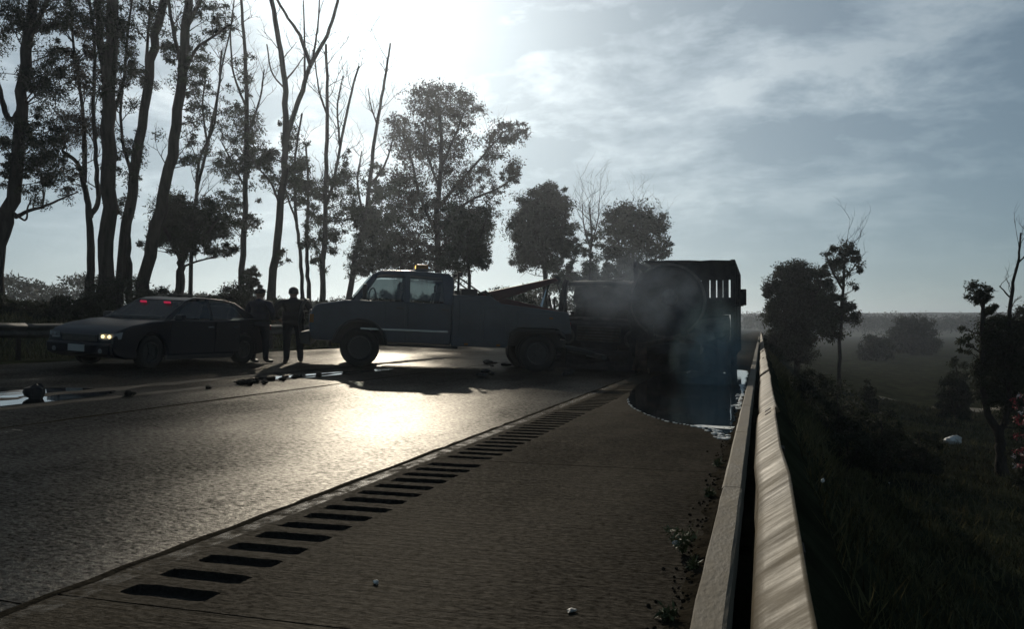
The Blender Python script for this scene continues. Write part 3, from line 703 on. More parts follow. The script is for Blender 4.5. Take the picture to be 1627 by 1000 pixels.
# right of the road, down the embankment
T('broadleaf_tree', 'dense dark bushy tree close behind the sunlit guard rail', 'tree', 58,
  [([(1268, 560), (1266, 520), (1262, 480), (1266, 440)], 11, 4), ([(1265, 510), (1240, 475), (1230, 455)], 6, 2), ([(1265, 505), (1295, 470), (1305, 450)], 6, 2)],
  [(1262, 445, 38, 28, 60, 70), (1236, 480, 26, 36, 44, 64), (1280, 480, 38, 38, 60, 66), (1245, 515, 28, 34, 40, 60), (1290, 520, 36, 34, 44, 58), (1310, 450, 20, 24, 18, 46), (1225, 455, 12, 12, 8, 40), (1262, 545, 44, 30, 40, 56), (1235, 550, 22, 24, 20, 50)], seed=19, leafmat='leafd')
T('eucalyptus_tree', 'taller see-through tree on a visible stem beside the dense bushy one', 'tree', 54,
  [([(1332, 600), (1334, 560), (1337, 500), (1340, 450), (1342, 410), (1346, 390)], 7, 3), ([(1339, 460), (1322, 430), (1312, 405)], 4, 1.5), ([(1340, 445), (1360, 420), (1368, 405)], 3, 1.5)],
  [(1340, 402, 26, 20, 22, 30), (1322, 415, 16, 16, 14, 30), (1362, 415, 12, 18, 10, 24), (1345, 440, 24, 20, 10, 20), (1325, 480, 26, 24, 26, 46), (1345, 500, 22, 20, 18, 40), (1318, 520, 26, 26, 20, 40), (1366, 458, 7, 4, 2, 20)], seed=20, twigs=8)
T('forked_tree', 'dark forked tree at the foot of the slope with a clump of leaves on top', 'tree', 27,
  [([(1592, 742), (1590, 715), (1586, 690), (1568, 655), (1562, 610), (1560, 540), (1562, 480)], 19, 5), ([(1588, 700), (1598, 660), (1606, 590), (1604, 520), (1608, 460), (1618, 415), (1622, 370)], 12, 2.5), ([(1606, 475), (1595, 462), (1588, 455)], 3, 1.5), ([(1616, 420), (1632, 400), (1640, 360)], 3, 1.5)],
  [(1556, 465, 18, 20, 24, 34), (1570, 485, 12, 20, 12, 28), (1590, 540, 36, 40, 60, 60), (1610, 590, 36, 50, 60, 60), (1570, 600, 26, 44, 40, 54), (1640, 520, 40, 60, 40, 50), (1600, 640, 34, 30, 30, 50), (1536, 540, 16, 24, 8, 36), (1660, 620, 50, 60, 40, 50)], seed=21, leafmat='leafd', twigs=8)
# ------------------------------------------------------------------ shrubs and scrub
def shrub(name, label, px, base_y, D, w, h, n, per, leafmat='leafd', seed=1, group=None):
    f_ = P(px, 522, D); real = 522 + (CAM_H - gz(f_.x, f_.y)) * FPX / D      # foot on the ground, top where it was
    h += real - base_y; base_y = real
    return make_tree(name, label, 'shrub', D, [([(px, base_y), (px + 2, base_y - h * .5), (px - 1, base_y - h * .8)], max(2, w * .05), 1.5), ([(px, base_y - 3), (px + w * .2, base_y - h * .5)], 2, 1), ([(px, base_y - 3), (px - w * .22, base_y - h * .5)], 2, 1)],
                     [(px, base_y - h * .5, w * .42, h * .45, n, per), (px - w * .3, base_y - h * .35, w * .25, h * .3, n // 2, per), (px + w * .3, base_y - h * .38, w * .25, h * .33, n // 2, per), (px + w * .05, base_y - h * .16, w * .46, h * .16, n // 2, per)], leafmat, seed, group)
GS_ = 'dark shrubs below the eucalyptus trees'
SH_L = ['dark shrub at the foot of the leaning eucalyptus with the low bough', 'low dark shrub between the leaning eucalyptus and the Y-forked one', 'dark shrub at the foot of the Y-forked eucalyptus',
        'tallest wide shrub hiding the foot of the thickest eucalyptus trunk', 'dark shrub under the most slanting trunk behind the police car roof', 'low shrub under the round dark-crowned tree', 'rounded shrub behind the boot of the police car',
        'narrow pointed shrub rising behind the person in a cap', 'low shrub behind the bareheaded person', 'low shrub under the two-stemmed half-bare eucalyptus', 'wide shrub behind the tow truck cab windows', 'wide shrub behind the tow truck lockers', 'wide shrub behind the raised red boom']
for q, (px, by, D, w, h) in enumerate([(-30, 508, 34, 120, 46), (40, 508, 36, 110, 36), (110, 506, 34, 110, 42), (185, 505, 33, 130, 70), (250, 505, 36, 90, 50), (320, 505, 40, 100, 40), (372, 503, 44, 70, 62), (398, 500, 46, 34, 84), (450, 503, 46, 90, 30), (530, 503, 50, 100, 30), (620, 503, 54, 120, 50), (710, 503, 60, 120, 56), (800, 503, 64, 110, 50)]):
    shrub('shrub', SH_L[q], px, by, D, w, h, 34, 60, seed=40 + q, group=GS_)
shrub('scrub_bush', 'isolated hazy bush in the middle of the right-hand field', 1450, 545, 170, 84, 46, 50, 46, 'leafd', 70)
shrub('scrub_bush', 'low dark bush beside the far edge of the right-hand field', 1392, 560, 140, 50, 34, 26, 40, 'leafd', 71)
shrub('scrub_bush', 'rounded scrub left of the forked tree', 1520, 620, 46, 60, 60, 34, 46, 'leafd', 72)
shrub('scrub_bush', 'small dark bush on the lower slope before the field track', 1378, 625, 44, 30, 26, 18, 40, 'leafd', 73)
for q, (px, by, D, w, h) in enumerate([(1330, 660, 26, 120, 50), (1400, 690, 24, 100, 46), (1290, 640, 30, 80, 60), (1460, 700, 25, 70, 30), (1345, 720, 17, 100, 40)]):
    shrub('slope_bush', ('straggly wide bush on the slope under the see-through tree', 'straggly bush on the slope left of the white plastic bag', 'taller straggly bush under the dense tree behind the guard rail', 'low flat bush on the slope just before the white plastic bag', 'straggly bush on the upper slope above the two pale scraps')[q], px, by, D, w, h, 24, 60, seed=80 + q, group='bushes on the embankment slope')
# red and white flowering bush at the forked tree
fb = shrub('flowering_bush', 'bush with red and white blossoms beside the forked tree', 1634, 752, 24, 60, 140, 30, 40, seed=90)
rng = np.random.default_rng(91)
M['red'] = mat('red_petals', (0.30, 0.02, 0.03), 0.6, 0.3, 8); M['white_p'] = mat('white_petals', (0.55, 0.5, 0.48), 0.6, 0.2, 8)
for nm, mm, n_ in (('red_blossom', 'red', 60), ('white_blossom', 'white_p', 14)):
    cs = np.array([list(P(1634 + rng.uniform(-24, 30), rng.uniform(628, 742), 23.7 + rng.uniform(-.5, .3))) for _ in range(n_)]) - np.array(fb.location)
    v, q = leaves(cs, .07, 14, .085, rng, 0.0)
    tag(link(nm, fast_mesh(nm, v, q), M[mm], fb), kind='stuff')

# distant woods, one mass each
def wood(name, label, line, D, seed, size=.5):
    rng = np.random.default_rng(seed); cs = []
    for q in range(len(line) - 1):
        (x0, t0), (x1, t1) = line[q], line[q + 1]
        for _ in range(int(abs(x1 - x0) * 1.6)):
            f = rng.random(); x = x0 + (x1 - x0) * f; top = t0 + (t1 - t0) * f
            y = top + 3 + (500 - top) * rng.random() ** 1.3
            cs.append(list(P(x, y + rng.normal(0, 1.5), D + rng.uniform(-8, 14))))
    v, q = leaves(np.array(cs), .0085 * D, 30, size * D / 100, rng, 0.2)
    tag(link(name, fast_mesh(name, v, q), M['leafd']), label, kind='stuff')
wood('distant_wood', 'dark far-off tree line left of the eucalyptus trunks', [(-120, 440), (0, 436), (18, 440), (40, 448), (65, 446), (92, 458), (104, 446), (130, 438), (210, 442), (245, 462), (330, 470), (420, 478), (520, 482), (600, 472), (760, 472), (800, 466), (850, 452), (900, 440), (1060, 436), (1100, 455)], 120, 5)
wood('distant_wood', 'hazy far-off tree line beyond the right-hand field', [(1180, 516), (1230, 518), (1400, 518), (1500, 517), (1560, 518), (1760, 514)], 420, 6, .3)

# grass on the embankment and the verges
def grass(name, label, n, xr, yr, hgt, seed):
    rng = np.random.default_rng(seed)
    x = xr[0] + (xr[1] - xr[0]) * rng.random(n); y = yr[0] + (yr[1] - yr[0]) * rng.random(n) ** 1.4
    z = ground_z(x, y)
    a = rng.uniform(0, 6.283, n); h = hgt * rng.uniform(.4, 1.4, n); w = .006 + .0006 * y
    dx, dy = np.cos(a), np.sin(a); ln = rng.normal(0, .45, (n, 2)) * h[:, None]
    V = np.stack([np.stack([x - dx * w, y - dy * w, z - .02], -1), np.stack([x + dx * w, y + dy * w, z - .02], -1), np.stack([x + ln[:, 0], y + ln[:, 1], z + h], -1)], 1).reshape(-1, 3)
    tag(link(name, fast_mesh(name, V, np.arange(3 * n).reshape(-1, 3)), M['grass']), label, kind='stuff')
grass('grass', 'dry dark grass on the embankment slope', 90000, (.5, 22), (2, 60), .22, 8)
grass('grass', 'dark grass on the verge left of the carriageway', 40000, (-40, -15.5), (4, 60), .3, 9)
# ------------------------------------------------------------------ vehicles
RV, FV = Vector((math.cos(YAW), math.sin(YAW), 0)), Vector((-math.sin(YAW), math.cos(YAW), 0))
def GP(px, py, fn=None):
    """where the ray through a photo pixel meets the road (or another height function)"""
    c = Vector((0, 0, CAM_H)); d = (P(px, py, 1.0) - c)
    t = 1.0
    f = fn or (lambda p: road_z(p.x))
    lo, hi = 0.5, 400.0
    for _ in range(60):
        m_ = (lo + hi) / 2; p = c + d * m_
        if p.z > f(p): lo = m_
        else: hi = m_
    return c + d * lo
def seat(root, fwd, loc, on_road=True):
    x = loc.x
    up = Vector((0.045, 0, 1)).normalized() if on_road and x < EDGE else Vector((0, 0, 1))
    f = Vector(fwd).normalized(); f = (f - up * f.dot(up)).normalized(); l = up.cross(f)
    root.rotation_euler = Matrix((f, l, up)).transposed().to_euler()
    root.location = loc
    return root

def pane_mat(name):
    m = bpy.data.materials.new(name); m.use_nodes = True
    t = m.node_tree; t.nodes.remove(t.nodes['Principled BSDF'])
    tr = t.nodes.new('ShaderNodeBsdfTransparent'); tr.inputs[0].default_value = (.30, .34, .34, 1)
    gl = t.nodes.new('ShaderNodeBsdfGlossy'); gl.inputs['Roughness'].default_value = .05
    mx = t.nodes.new('ShaderNodeMixShader'); mx.inputs[0].default_value = .07; t.links.new(tr.outputs[0], mx.inputs[1]); t.links.new(gl.outputs[0], mx.inputs[2])
    t.links.new(mx.outputs[0], t.nodes['Material Output'].inputs['Surface'])
    return m
M['navy'] = mat('navy_car_paint', (0.006, 0.007, 0.011), 0.42, 0.2, 1.2, spec=0.18, coat=0.06)
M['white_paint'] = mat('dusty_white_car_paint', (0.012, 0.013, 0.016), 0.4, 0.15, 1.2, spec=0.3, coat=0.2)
M['tow'] = mat('haze_tinted_blue_grey_paint', (0.020, 0.028, 0.042), 0.45, 0.3, 1.6, spec=0.4, coat=0.4)  # the haze's blue veil is mixed into this paint colour
M['boom'] = mat('dark_red_boom_paint', (0.05, 0.010, 0.010), 0.6, 0.35, 3)
M['glass'] = pane_mat('tinted_glass')
M['rubber'] = mat('tyre_rubber', (0.012, 0.012, 0.012), 0.85, 0.3, 8, 0.004, 60, spec=0.2)
M['rim'] = mat('steel_rim', (0.022, 0.022, 0.022), 0.6, 0.3, 5, metal=0.2)
M['trim'] = mat('black_plastic', (0.012, 0.012, 0.012), 0.6, 0.2, 5)
M['chrome'] = mat('dull_chrome', (0.4, 0.4, 0.4), 0.2, 0.1, 5, metal=0.9)
M['lens'] = mat('lamp_lens', (0.18, 0.18, 0.18), 0.12, 0.1, 5, coat=0.5)
M['lit_white'] = mat('lit_headlamp', (0.8, 0.7, 0.5), 0.2, 0.1, 5, emit=(1.0, 0.8, 0.42), estr=1.8)
M['lit_red'] = mat('lit_red_strobe', (0.5, 0.02, 0.06), 0.2, 0.1, 5, emit=(0.75, 0.02, 0.09), estr=0.4)
M['lit_amber'] = mat('lit_amber_beacon', (0.6, 0.3, 0.02), 0.2, 0.1, 5, emit=(1.0, 0.55, 0.06), estr=2.6)
M['red_lens'] = mat('red_tail_lens', (0.12, 0.01, 0.01), 0.2, 0.1, 5)
M['amber_lens'] = mat('amber_lens', (0.14, 0.06, 0.008), 0.25, 0.1, 5)
M['plate'] = mat('number_plate', (0.3, 0.3, 0.28), 0.5, 0.1, 5)

def arch(cx, cz, r, zb, n=9):
    """wheel-arch points from front to rear along the sill line zb"""
    a0 = math.asin((zb - cz) / r)
    return [(cx + r * math.cos(a0 + (math.pi - 2 * a0) * k / (n - 1)), cz + r * math.sin(a0 + (math.pi - 2 * a0) * k / (n - 1))) for k in range(n)]

def wheel(parent, x, y, r, w, side, spokes=5):
    """side +1 = left; tyre with rim, spokes and hub nuts"""
    t = bpy.data.objects.new('wheel', None); C.objects.link(t); t.parent = parent; t.location = (x, y, r)
    h = w / 2
    MB().lathe([(r * .62, -h * .8), (r * .72, -h), (r * .93, -h), (r, -h * .72), (r, h * .72), (r * .93, h), (r * .72, h), (r * .62, h * .8), (r * .62, -h * .8)], (0, 0, 0), n=28).build('tyre', M['rubber'], t, smooth=True)
    b = MB().lathe([(r * .62, -h * .7), (r * .62, h * .72 * side), (r * .55, h * .78 * side), (r * .52, h * .3 * side), (r * .16, h * .34 * side), (r * .14, h * .62 * side), (0.001, h * .64 * side)], (0, 0, 0), n=24)
    for k in range(spokes):
        a = 2 * math.pi * k / spokes
        b.box((r * .34 * math.cos(a), h * .45 * side, r * .34 * math.sin(a)), (r * .42, h * .14, r * .13), Matrix.Rotation(-a, 3, 'Y'))
        b.ball((r * .1 * math.cos(a), h * .65 * side, r * .1 * math.sin(a)), r * .03, 6, 4)
    b.build('rim', M['rim'], t, smooth=False)
    return t

# ---- police sedan
def sedan():
    root = thing('police_car', 'dark police sedan with one lit headlamp and red strobes behind its windscreen', 'car')
    seat(root, -RV * .36 - FV * .933, GP(270, 578))
    R_ = .335; sill = .20; fx, rx_ = 1.43, -1.38
    prof = [(-2.34, .42), (-2.37, .60), (-2.35, .82), (-2.29, .97), (-2.0, 1.035), (-1.7, 1.045), (-.4, .985), (.95, .985), (1.35, .955), (1.9, .865), (2.22, .76), (2.34, .64), (2.37, .46), (2.30, .26), (2.05, .20)]
    prof += arch(fx, .33, .385, sill) + arch(rx_, .33, .385, sill) + [(-2.1, .24)]
    ins = lambda x, z: (1 - .05 * max(0, z - .55)) * (1 - .10 * max(0, abs(x) - 1.75) ** 1.5)
    MB().prism(prof, -.90, .90, inset=ins).build('body', M['navy'], root, bevel=.045, segs=3)
    gi = lambda x, z: 1 - .46 * (z - .96)
    gp = [(-1.98, .99), (-1.22, 1.395), (-.85, 1.455), (-.25, 1.475), (.12, 1.455), (.32, 1.40), (1.12, .96), (1.0, .94), (-1.9, .96)]
    rt = [(-1.22, 1.395), (-.85, 1.455), (-.25, 1.475), (.12, 1.455), (.32, 1.40), (.30, 1.372), (.1, 1.42), (-.25, 1.44), (-.85, 1.42), (-1.18, 1.365)]
    MB().prism(rt, -.84, .84, inset=gi).build('roof', M['navy'], root, bevel=.012, segs=2)
    for s in (-1, 1):
        for poly in ([(1.12, .96), (.32, 1.40), (.22, 1.385), (.93, .96)], [(-.29, .97), (-.29, 1.445), (-.39, 1.445), (-.39, .97)], [(-1.98, .99), (-1.22, 1.395), (-1.06, 1.40), (-1.48, .98)]):
            a_, b_ = [Vector((x, s * .84 * gi(x, z), z)) for x, z in poly], [Vector((x, s * (.84 * gi(x, z) - .05), z)) for x, z in poly]
            MB().add(a_ + b_, [(0, 1, 2, 3), (7, 6, 5, 4), (0, 4, 5, 1), (1, 5, 6, 2), (2, 6, 7, 3), (3, 7, 4, 0)]).build('pillar', M['navy'], root, bevel=.008, segs=1)
        MB().box((.12, s * .36, .95), (.5, .5, .14)).box((-.16, s * .36, 1.12), (.13, .48, .5), Matrix.Rotation(rad(-14), 3, 'Y')).box((-.24, s * .36, 1.36), (.08, .26, .16)).build('seat', M['trim'], root, bevel=.03)
    MB().box((-1.05, 0, 1.05), (.2, 1.4, .5), Matrix.Rotation(rad(-20), 3, 'Y')).build('rear_seat', M['trim'], root, bevel=.04)
    MB().box((.85, 0, 1.0), (.35, 1.4, .1)).build('dashboard', M['trim'], root, bevel=.03)
    MB().box((-1.6, 0, .99), (.7, 1.4, .05)).build('parcel_shelf', M['trim'], root)
    def side_pane(name, poly):
        for s in (-1, 1):
            pts = [Vector((x, s * (.84 * gi(x, z) + .006), z)) for x, z in poly]
            MB().add(pts, [tuple(range(len(pts)))]).build(name, M['glass'], root)
    side_pane('side_window', [(.88, 1.02), (.30, 1.345), (.02, 1.40), (-.30, 1.415), (-.30, 1.02)])
    side_pane('side_window', [(-.38, 1.02), (-.38, 1.415), (-.82, 1.40), (-1.12, 1.345), (-1.42, 1.04)])
    def cross_pane(name, a, b, k=.93):
        (x0, z0), (x1, z1) = a, b
        n = Vector((-(z1 - z0), 0, x1 - x0)).normalized(); n = n if n.z > 0 else -n
        pts = [Vector((x, s * .84 * gi(x, z) * k, z)) + n * .007 for (x, z, s) in ((x0, z0, -1), (x0, z0, 1), (x1, z1, 1), (x1, z1, -1))]
        return MB().add(pts, [(0, 1, 2, 3)]).build(name, M['glass'], root)
    ws = cross_pane('windscreen', (1.06, .993), (.36, 1.378))
    cross_pane('rear_window', (-1.88, 1.043), (-1.28, 1.363))
    for s in (-1, 1):
        # door with shut lines and handle
        for (x0, x1) in ((.98, -.33), (-.37, -1.15)):
            d = MB().add([(x0, s * .905, .30), (x1, s * .905, .30), (x1, s * .899, .955), (x0 - .03, s * .899, .955)], [(0, 1, 2, 3)]).build('door', M['white_paint'], root)
            so = d.modifiers.new('solid', 'SOLIDIFY'); so.thickness = .012; so.offset = 0
            MB().box((x1 + .14, s * .918, .84), (.17, .025, .03)).build('handle', M['chrome'], d, bevel=.006)
        m_ = MB().box((.80, s * .985, 1.04), (.14, .20, .13), taper=(.8, .9)).build('side_mirror', M['navy'], root, bevel=.03)
        MB().box((.727, s * .985, 1.04), (.006, .16, .10)).build('mirror_glass', M['chrome'], m_)
        # headlamp cluster
        hl = MB().add([(2.325, s * .84, .70), (2.375, s * .52, .70), (2.37, s * .50, .58), (2.345, s * .82, .57), (2.16, s * .88, .73), (2.2, s * .885, .60)], [(0, 1, 2, 3), (0, 3, 5, 4)]).build('headlamp', M['lens'], root)
        for yy in (.62, .75):
            MB().lathe([(.036, .0), (.032, .02), (.001, .025)], (2.385 - (yy - .62) * .25, s * yy, .64), Matrix.Rotation(rad(-90), 3, 'Z'), 14).build('bulb', M['lit_white'] if s > 0 else M['lens'], hl)
        MB().box((-2.335, s * .68, .84), (.05, .34, .13)).build('tail_lamp', M['red_lens'], root, bevel=.015)
        for wx in (fx, rx_): wheel(root, wx, s * .79, R_, .21, s)
        MB().box((.10, s * .91, .21), (2.0, .05, .08)).build('sill', M['trim'], root, bevel=.01)
        # visor strobes seen through the top of the windscreen
        MB().box((.50, s * .33, 1.345), (.03, .17, .045), Matrix.Rotation(rad(30), 3, 'Y')).build('strobe', M['lit_red'], root, bevel=.008)
    for wx in (fx, rx_): MB().box((wx, 0, .48), (.84, 1.34, .56)).build('wheel_arch_blocker', M['trim'], root)  # dark boxes added to stop sun shining through the arches
    gr = MB().box((2.365, 0, .60), (.03, .88, .13)).build('grille', M['trim'], root, bevel=.01)
    for k in range(4): MB().box((2.385, 0, .555 + .03 * k), (.012, .84, .008)).build('grille_bar', M['chrome'], gr)
    bp = MB().prism([(2.28, .24), (2.41, .30), (2.43, .48), (2.36, .52)], -.82, .82).build('front_bumper', M['navy'], root, bevel=.03)
    MB().box((2.437, 0, .40), (.012, .42, .13)).build('number_plate', M['plate'], bp)
    for s in (-1, 1): MB().lathe([(.05, 0), (.045, .02), (.001, .022)], (2.41, s * .60, .36), Matrix.Rotation(rad(-90), 3, 'Z'), 12).build('fog_lamp', M['lens'], bp)
    MB().prism([(-2.2, .28), (-2.42, .34), (-2.43, .56), (-2.34, .60)], -.83, .83).build('rear_bumper', M['navy'], root, bevel=.03)
    for s in (-1, 1): MB().box((.45, s * .36, .955), (.5, .015, .01)).build('wiper', M['trim'], root)
    lb = MB().box((-.28, 0, 1.515), (.24, 1.02, .03)).build('light_bar', M['trim'], root, bevel=.012)
    return root
sedan()

# ---- tow truck
def tow_truck():
    root = thing('tow_truck', 'haze-tinted crew-cab tow truck with amber beacon and raised dark red boom', 'tow truck')
    g0 = GP(700, 583)
    seat(root, -RV * .985 - FV * .17, g0)
    R_ = .47; fx, rx_ = 2.05, -2.3
    prof = [(3.2, .58), (3.26, .80), (3.24, 1.25), (3.12, 1.46), (2.35, 1.60), (2.22, 1.62), (-.12, 1.62), (-.15, .62), (1.35, .55)][::-1]
    prof = [(-.15, .60), (-.15, 1.60), (2.2, 1.60), (2.45, 1.585), (3.08, 1.47), (3.2, 1.36), (3.26, 1.1), (3.24, .72), (3.15, .60)] + arch(fx, .50, .60, .60, 11)
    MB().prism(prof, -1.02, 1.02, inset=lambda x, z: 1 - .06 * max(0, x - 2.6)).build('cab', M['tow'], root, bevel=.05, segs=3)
    gi = lambda x, z: 1 - .20 * (z - 1.6)
    gp = [(2.32, 1.56), (1.80, 2.27), (1.62, 2.34), (.9, 2.37), (-.05, 2.34), (-.15, 2.24), (-.15, 1.56)]
    rt = [(1.80, 2.25), (1.62, 2.34), (.9, 2.37), (-.05, 2.34), (-.15, 2.24), (-.10, 2.22), (.9, 2.25), (1.60, 2.24), (1.76, 2.20)]
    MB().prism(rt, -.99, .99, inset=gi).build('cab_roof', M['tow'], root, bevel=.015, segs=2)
    for s in (-1, 1):
        for poly in ([(2.32, 1.56), (1.80, 2.27), (1.68, 2.24), (2.10, 1.58)], [(1.04, 1.58), (1.04, 2.28), (.90, 2.28), (.90, 1.58)], [(.07, 1.58), (.13, 2.28), (-.15, 2.26), (-.15, 1.58)]):
            a_, b_ = [Vector((x, s * .99 * gi(x, z), z)) for x, z in poly], [Vector((x, s * (.99 * gi(x, z) - .06), z)) for x, z in poly]
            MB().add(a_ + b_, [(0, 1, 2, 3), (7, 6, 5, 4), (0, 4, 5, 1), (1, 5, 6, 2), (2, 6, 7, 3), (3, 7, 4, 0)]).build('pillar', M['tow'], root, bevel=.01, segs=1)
        for x in (1.2, .25): MB().box((x, s * .45, 1.5), (.14, .5, .8), Matrix.Rotation(rad(-10), 3, 'Y')).box((x - .08, s * .45, 2.0), (.1, .28, .2)).build('seat', M['trim'], root, bevel=.04)
        MB().tube([(2.27, s * 1.0, 1.60), (1.80, s * .875, 2.24), (1.6, s * .855, 2.335), (.9, s * .85, 2.365), (-.05, s * .85, 2.335)], .016, 6).build('lit_edge_tube', M['chrome'], root, smooth=True)  # chrome tube added to draw the sunlit edge of pillar and roof
    MB().box((-.13, 0, 1.72), (.05, 1.8, .3)).box((-.13, 0, 2.2), (.05, 1.7, .12)).build('cab_back', M['tow'], root)
    MB().box((2.1, 0, 1.58), (.3, 1.7, .12)).build('dashboard', M['trim'], root, bevel=.03)
    MB().lathe([(.20, 0), (.22, .02), (.20, .04), (.18, .02), (.20, 0)], (1.78, .45, 1.72), Matrix.Rotation(rad(-65), 3, 'Z'), 18).build('steering_wheel', M['trim'], root)
    for s in (-1, 1):
        for poly in ([(2.08, 1.66), (1.72, 2.19), (1.02, 2.23), (1.02, 1.66)], [(.92, 1.66), (.92, 2.23), (.12, 2.22), (.05, 1.66)]):
            pts = [Vector((x, s * (.99 * gi(x, z) + .007), z)) for x, z in poly]
            MB().add(pts, [tuple(range(len(pts)))]).build('side_window', M['glass'], root)
        for (x0, x1) in ((1.5, .99), (.95, -.10)):
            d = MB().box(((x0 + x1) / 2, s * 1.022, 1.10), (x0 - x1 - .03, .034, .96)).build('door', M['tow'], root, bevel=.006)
            MB().box((x1 + .14, s * 1.045, 1.45), (.18, .03, .035)).build('handle', M['trim'], d, bevel=.008)
        mr = MB().box((1.98, s * 1.26, 1.80), (.10, .22, .36)).build('side_mirror', M['trim'], root, bevel=.03)
        MB().tube([(1.98, s * .98, 1.72), (1.98, s * 1.2, 1.74)], .025, 6).build('mirror_arm', M['trim'], mr)
        h = MB().box((3.235, s * .80, 1.12), (.07, .30, .22)).build('headlamp', M['lens'], root, bevel=.03)
        MB().box((3.20, s * .98, 1.12), (.10, .05, .2)).build('indicator', M['amber_lens'], h)
        # fender flare round the front wheel, running board
        fl = MB()
        aa = [(fx + .63 * math.cos(t), .50 + .63 * math.sin(t)) for t in np.linspace(rad(5), rad(175), 14)]
        fl.tube([(x, s * 1.03, z) for x, z in aa], .045, 6); fl.build('fender_flare', M['trim'], root, smooth=True)
        MB().box((.55, s * 1.05, .55), (1.7, .20, .06)).build('running_board', M['trim'], root, bevel=.01)
        wheel(root, fx, s * .92, R_, .26, s, 8)
        wheel(root, rx_, s * .95, R_, .26, s, 8); wheel(root, rx_, s * .66, R_, .24, s, 8)
        MB().prism([(-1.55, .95), (-1.72, 1.06), (-2.85, 1.06), (-3.0, .92), (-3.0, .84), (-2.82, .99), (-1.75, .99), (-1.6, .88)], s * .80, s * 1.10).build('rear_fender', M['trim'], root, bevel=.01)
        # tool-box body with lockers
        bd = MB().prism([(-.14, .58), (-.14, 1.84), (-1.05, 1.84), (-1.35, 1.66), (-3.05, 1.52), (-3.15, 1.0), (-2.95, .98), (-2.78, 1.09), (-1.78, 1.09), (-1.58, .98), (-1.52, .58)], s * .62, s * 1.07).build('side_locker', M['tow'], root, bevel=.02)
        for (x0, x1, z0, z1) in ((-.30, -.84, .68, 1.74), (-.92, -1.46, .68, 1.56), (-1.75, -2.85, 1.14, 1.46)):
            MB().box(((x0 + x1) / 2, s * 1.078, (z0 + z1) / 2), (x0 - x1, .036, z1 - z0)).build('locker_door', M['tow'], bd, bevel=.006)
        MB().box((-3.10, s * .92, 1.22), (.06, .22, .12)).build('tail_lamp', M['red_lens'], root, bevel=.01)
        MB().tube([(-.30, s * .66, 1.84), (-.30, s * .66, 2.28)], .03, 6).build('headache_post', M['trim'], root)
    MB().box((2.05, 0, .98), (1.3, 1.5, .9)).build('front_arch_blocker', M['trim'], root)  # dark box added to block sun coming through the front arch
    MB().box((-2.3, 0, .95), (1.4, .9, .5)).build('axle_housing', M['trim'], root)
    # windscreen
    a, b_ = Vector((2.30, 0, 1.63)), Vector((1.85, 0, 2.235)); n = Vector((.8, 0, .6)) * .012
    MB().add([a + n + Vector((0, -.90, 0)), a + n + Vector((0, .90, 0)), b_ + n + Vector((0, .80, 0)), b_ + n + Vector((0, -.80, 0))], [(0, 1, 2, 3)]).build('windscreen', M['glass'], root)
    gr = MB().box((3.262, 0, 1.12), (.05, 1.24, .42)).build('grille', M['trim'], root, bevel=.015)
    for k in range(5): MB().box((3.292, 0, .95 + .085 * k), (.015, 1.2, .03)).build('grille_bar', M['chrome'], gr)
    bp = MB().prism([(3.2, .48), (3.44, .52), (3.46, .78), (3.22, .82)], -1.04, 1.04).build('front_bumper', M['trim'], root, bevel=.03)
    for s in (-1, 1):   # push bar uprights and hoop
        MB().tube([(3.46, s * .42, .6), (3.52, s * .42, 1.0), (3.48, s * .42, 1.42), (3.40, s * .40, 1.55)], .04, 7).build('push_bar_upright', M['trim'], bp, smooth=True)
    MB().tube([(3.40, -.44, 1.55), (3.40, .44, 1.55)], .04, 7).build('push_bar', M['trim'], bp)
    MB().box((-1.6, 0, .72), (3.1, .9, .20)).build('chassis', M['trim'], root, bevel=.01)
    MB().box((-1.75, 0, 1.25), (2.7, 1.2, .08)).build('deck', M['trim'], root, bevel=.01)
    # light bar
    lb = MB().box((.62, 0, 2.415), (.34, 1.6, .05)).build('light_bar', M['trim'], root, bevel=.01)
    for k in range(5): MB().box((.62, -.64 + .32 * k, 2.495), (.30, .28, .11)).build('beacon', M['lit_amber'] if k == 3 else M['amber_lens'], lb, bevel=.025)
    MB().tube([(1.15, .5, 2.36), (1.15, .5, 2.62)], .012, 6).build('aerial', M['trim'], root)
    MB().tube([(-.30, -.66, 2.28), (-.30, .66, 2.28)], .03, 6).build('headache_bar', M['trim'], root)
    # work-body clutter, mouldings, marker lamps
    for s in (-1, 1):
        MB().box((1.0, s * 1.045, .92), (2.1, .02, .05)).build('door_moulding', M['chrome'], root, bevel=.006)
        for x in (-.5, -1.3, -2.6): MB().box((x, s * 1.085, .64 if x > -1.5 else 1.36), (.10, .03, .05)).build('marker_lamp', M['amber_lens'], root, bevel=.01)
        MB().box((-3.02, s * .86, .42), (.02, .5, .42)).build('mud_flap', M['rubber'], root)
        MB().tube([(-.30, s * .66, 2.28), (-.9, s * .66, 1.9)], .022, 6).build('rack_brace', M['trim'], root)
        wl = MB().box((-.34, s * .5, 2.36), (.12, .16, .12)).build('work_lamp', M['trim'], root, bevel=.02)
        MB().tube([(-.78, s * .85, 1.86), (-.95, s * .88, 1.95), (-1.15, s * .85, 1.80)], .045, 7).build('coiled_hose', M['rubber'], root, smooth=True)
        MB().box((-.55, s * .82, 1.92), (.4, .3, .16)).build('tool_chest', M['trim'], root, bevel=.02)
        MB().tube([(-3.05, s * .6, 1.5), (-3.05, s * .6, 1.95)], .03, 6).build('light_pole', M['trim'], root)
    MB().lathe([(.22, -.3), (.22, -.27), (.12, -.26), (.12, .26), (.22, .27), (.22, .3)], (-1.15, 0, 1.62), n=18).build('winch_drum', M['trim'], root)
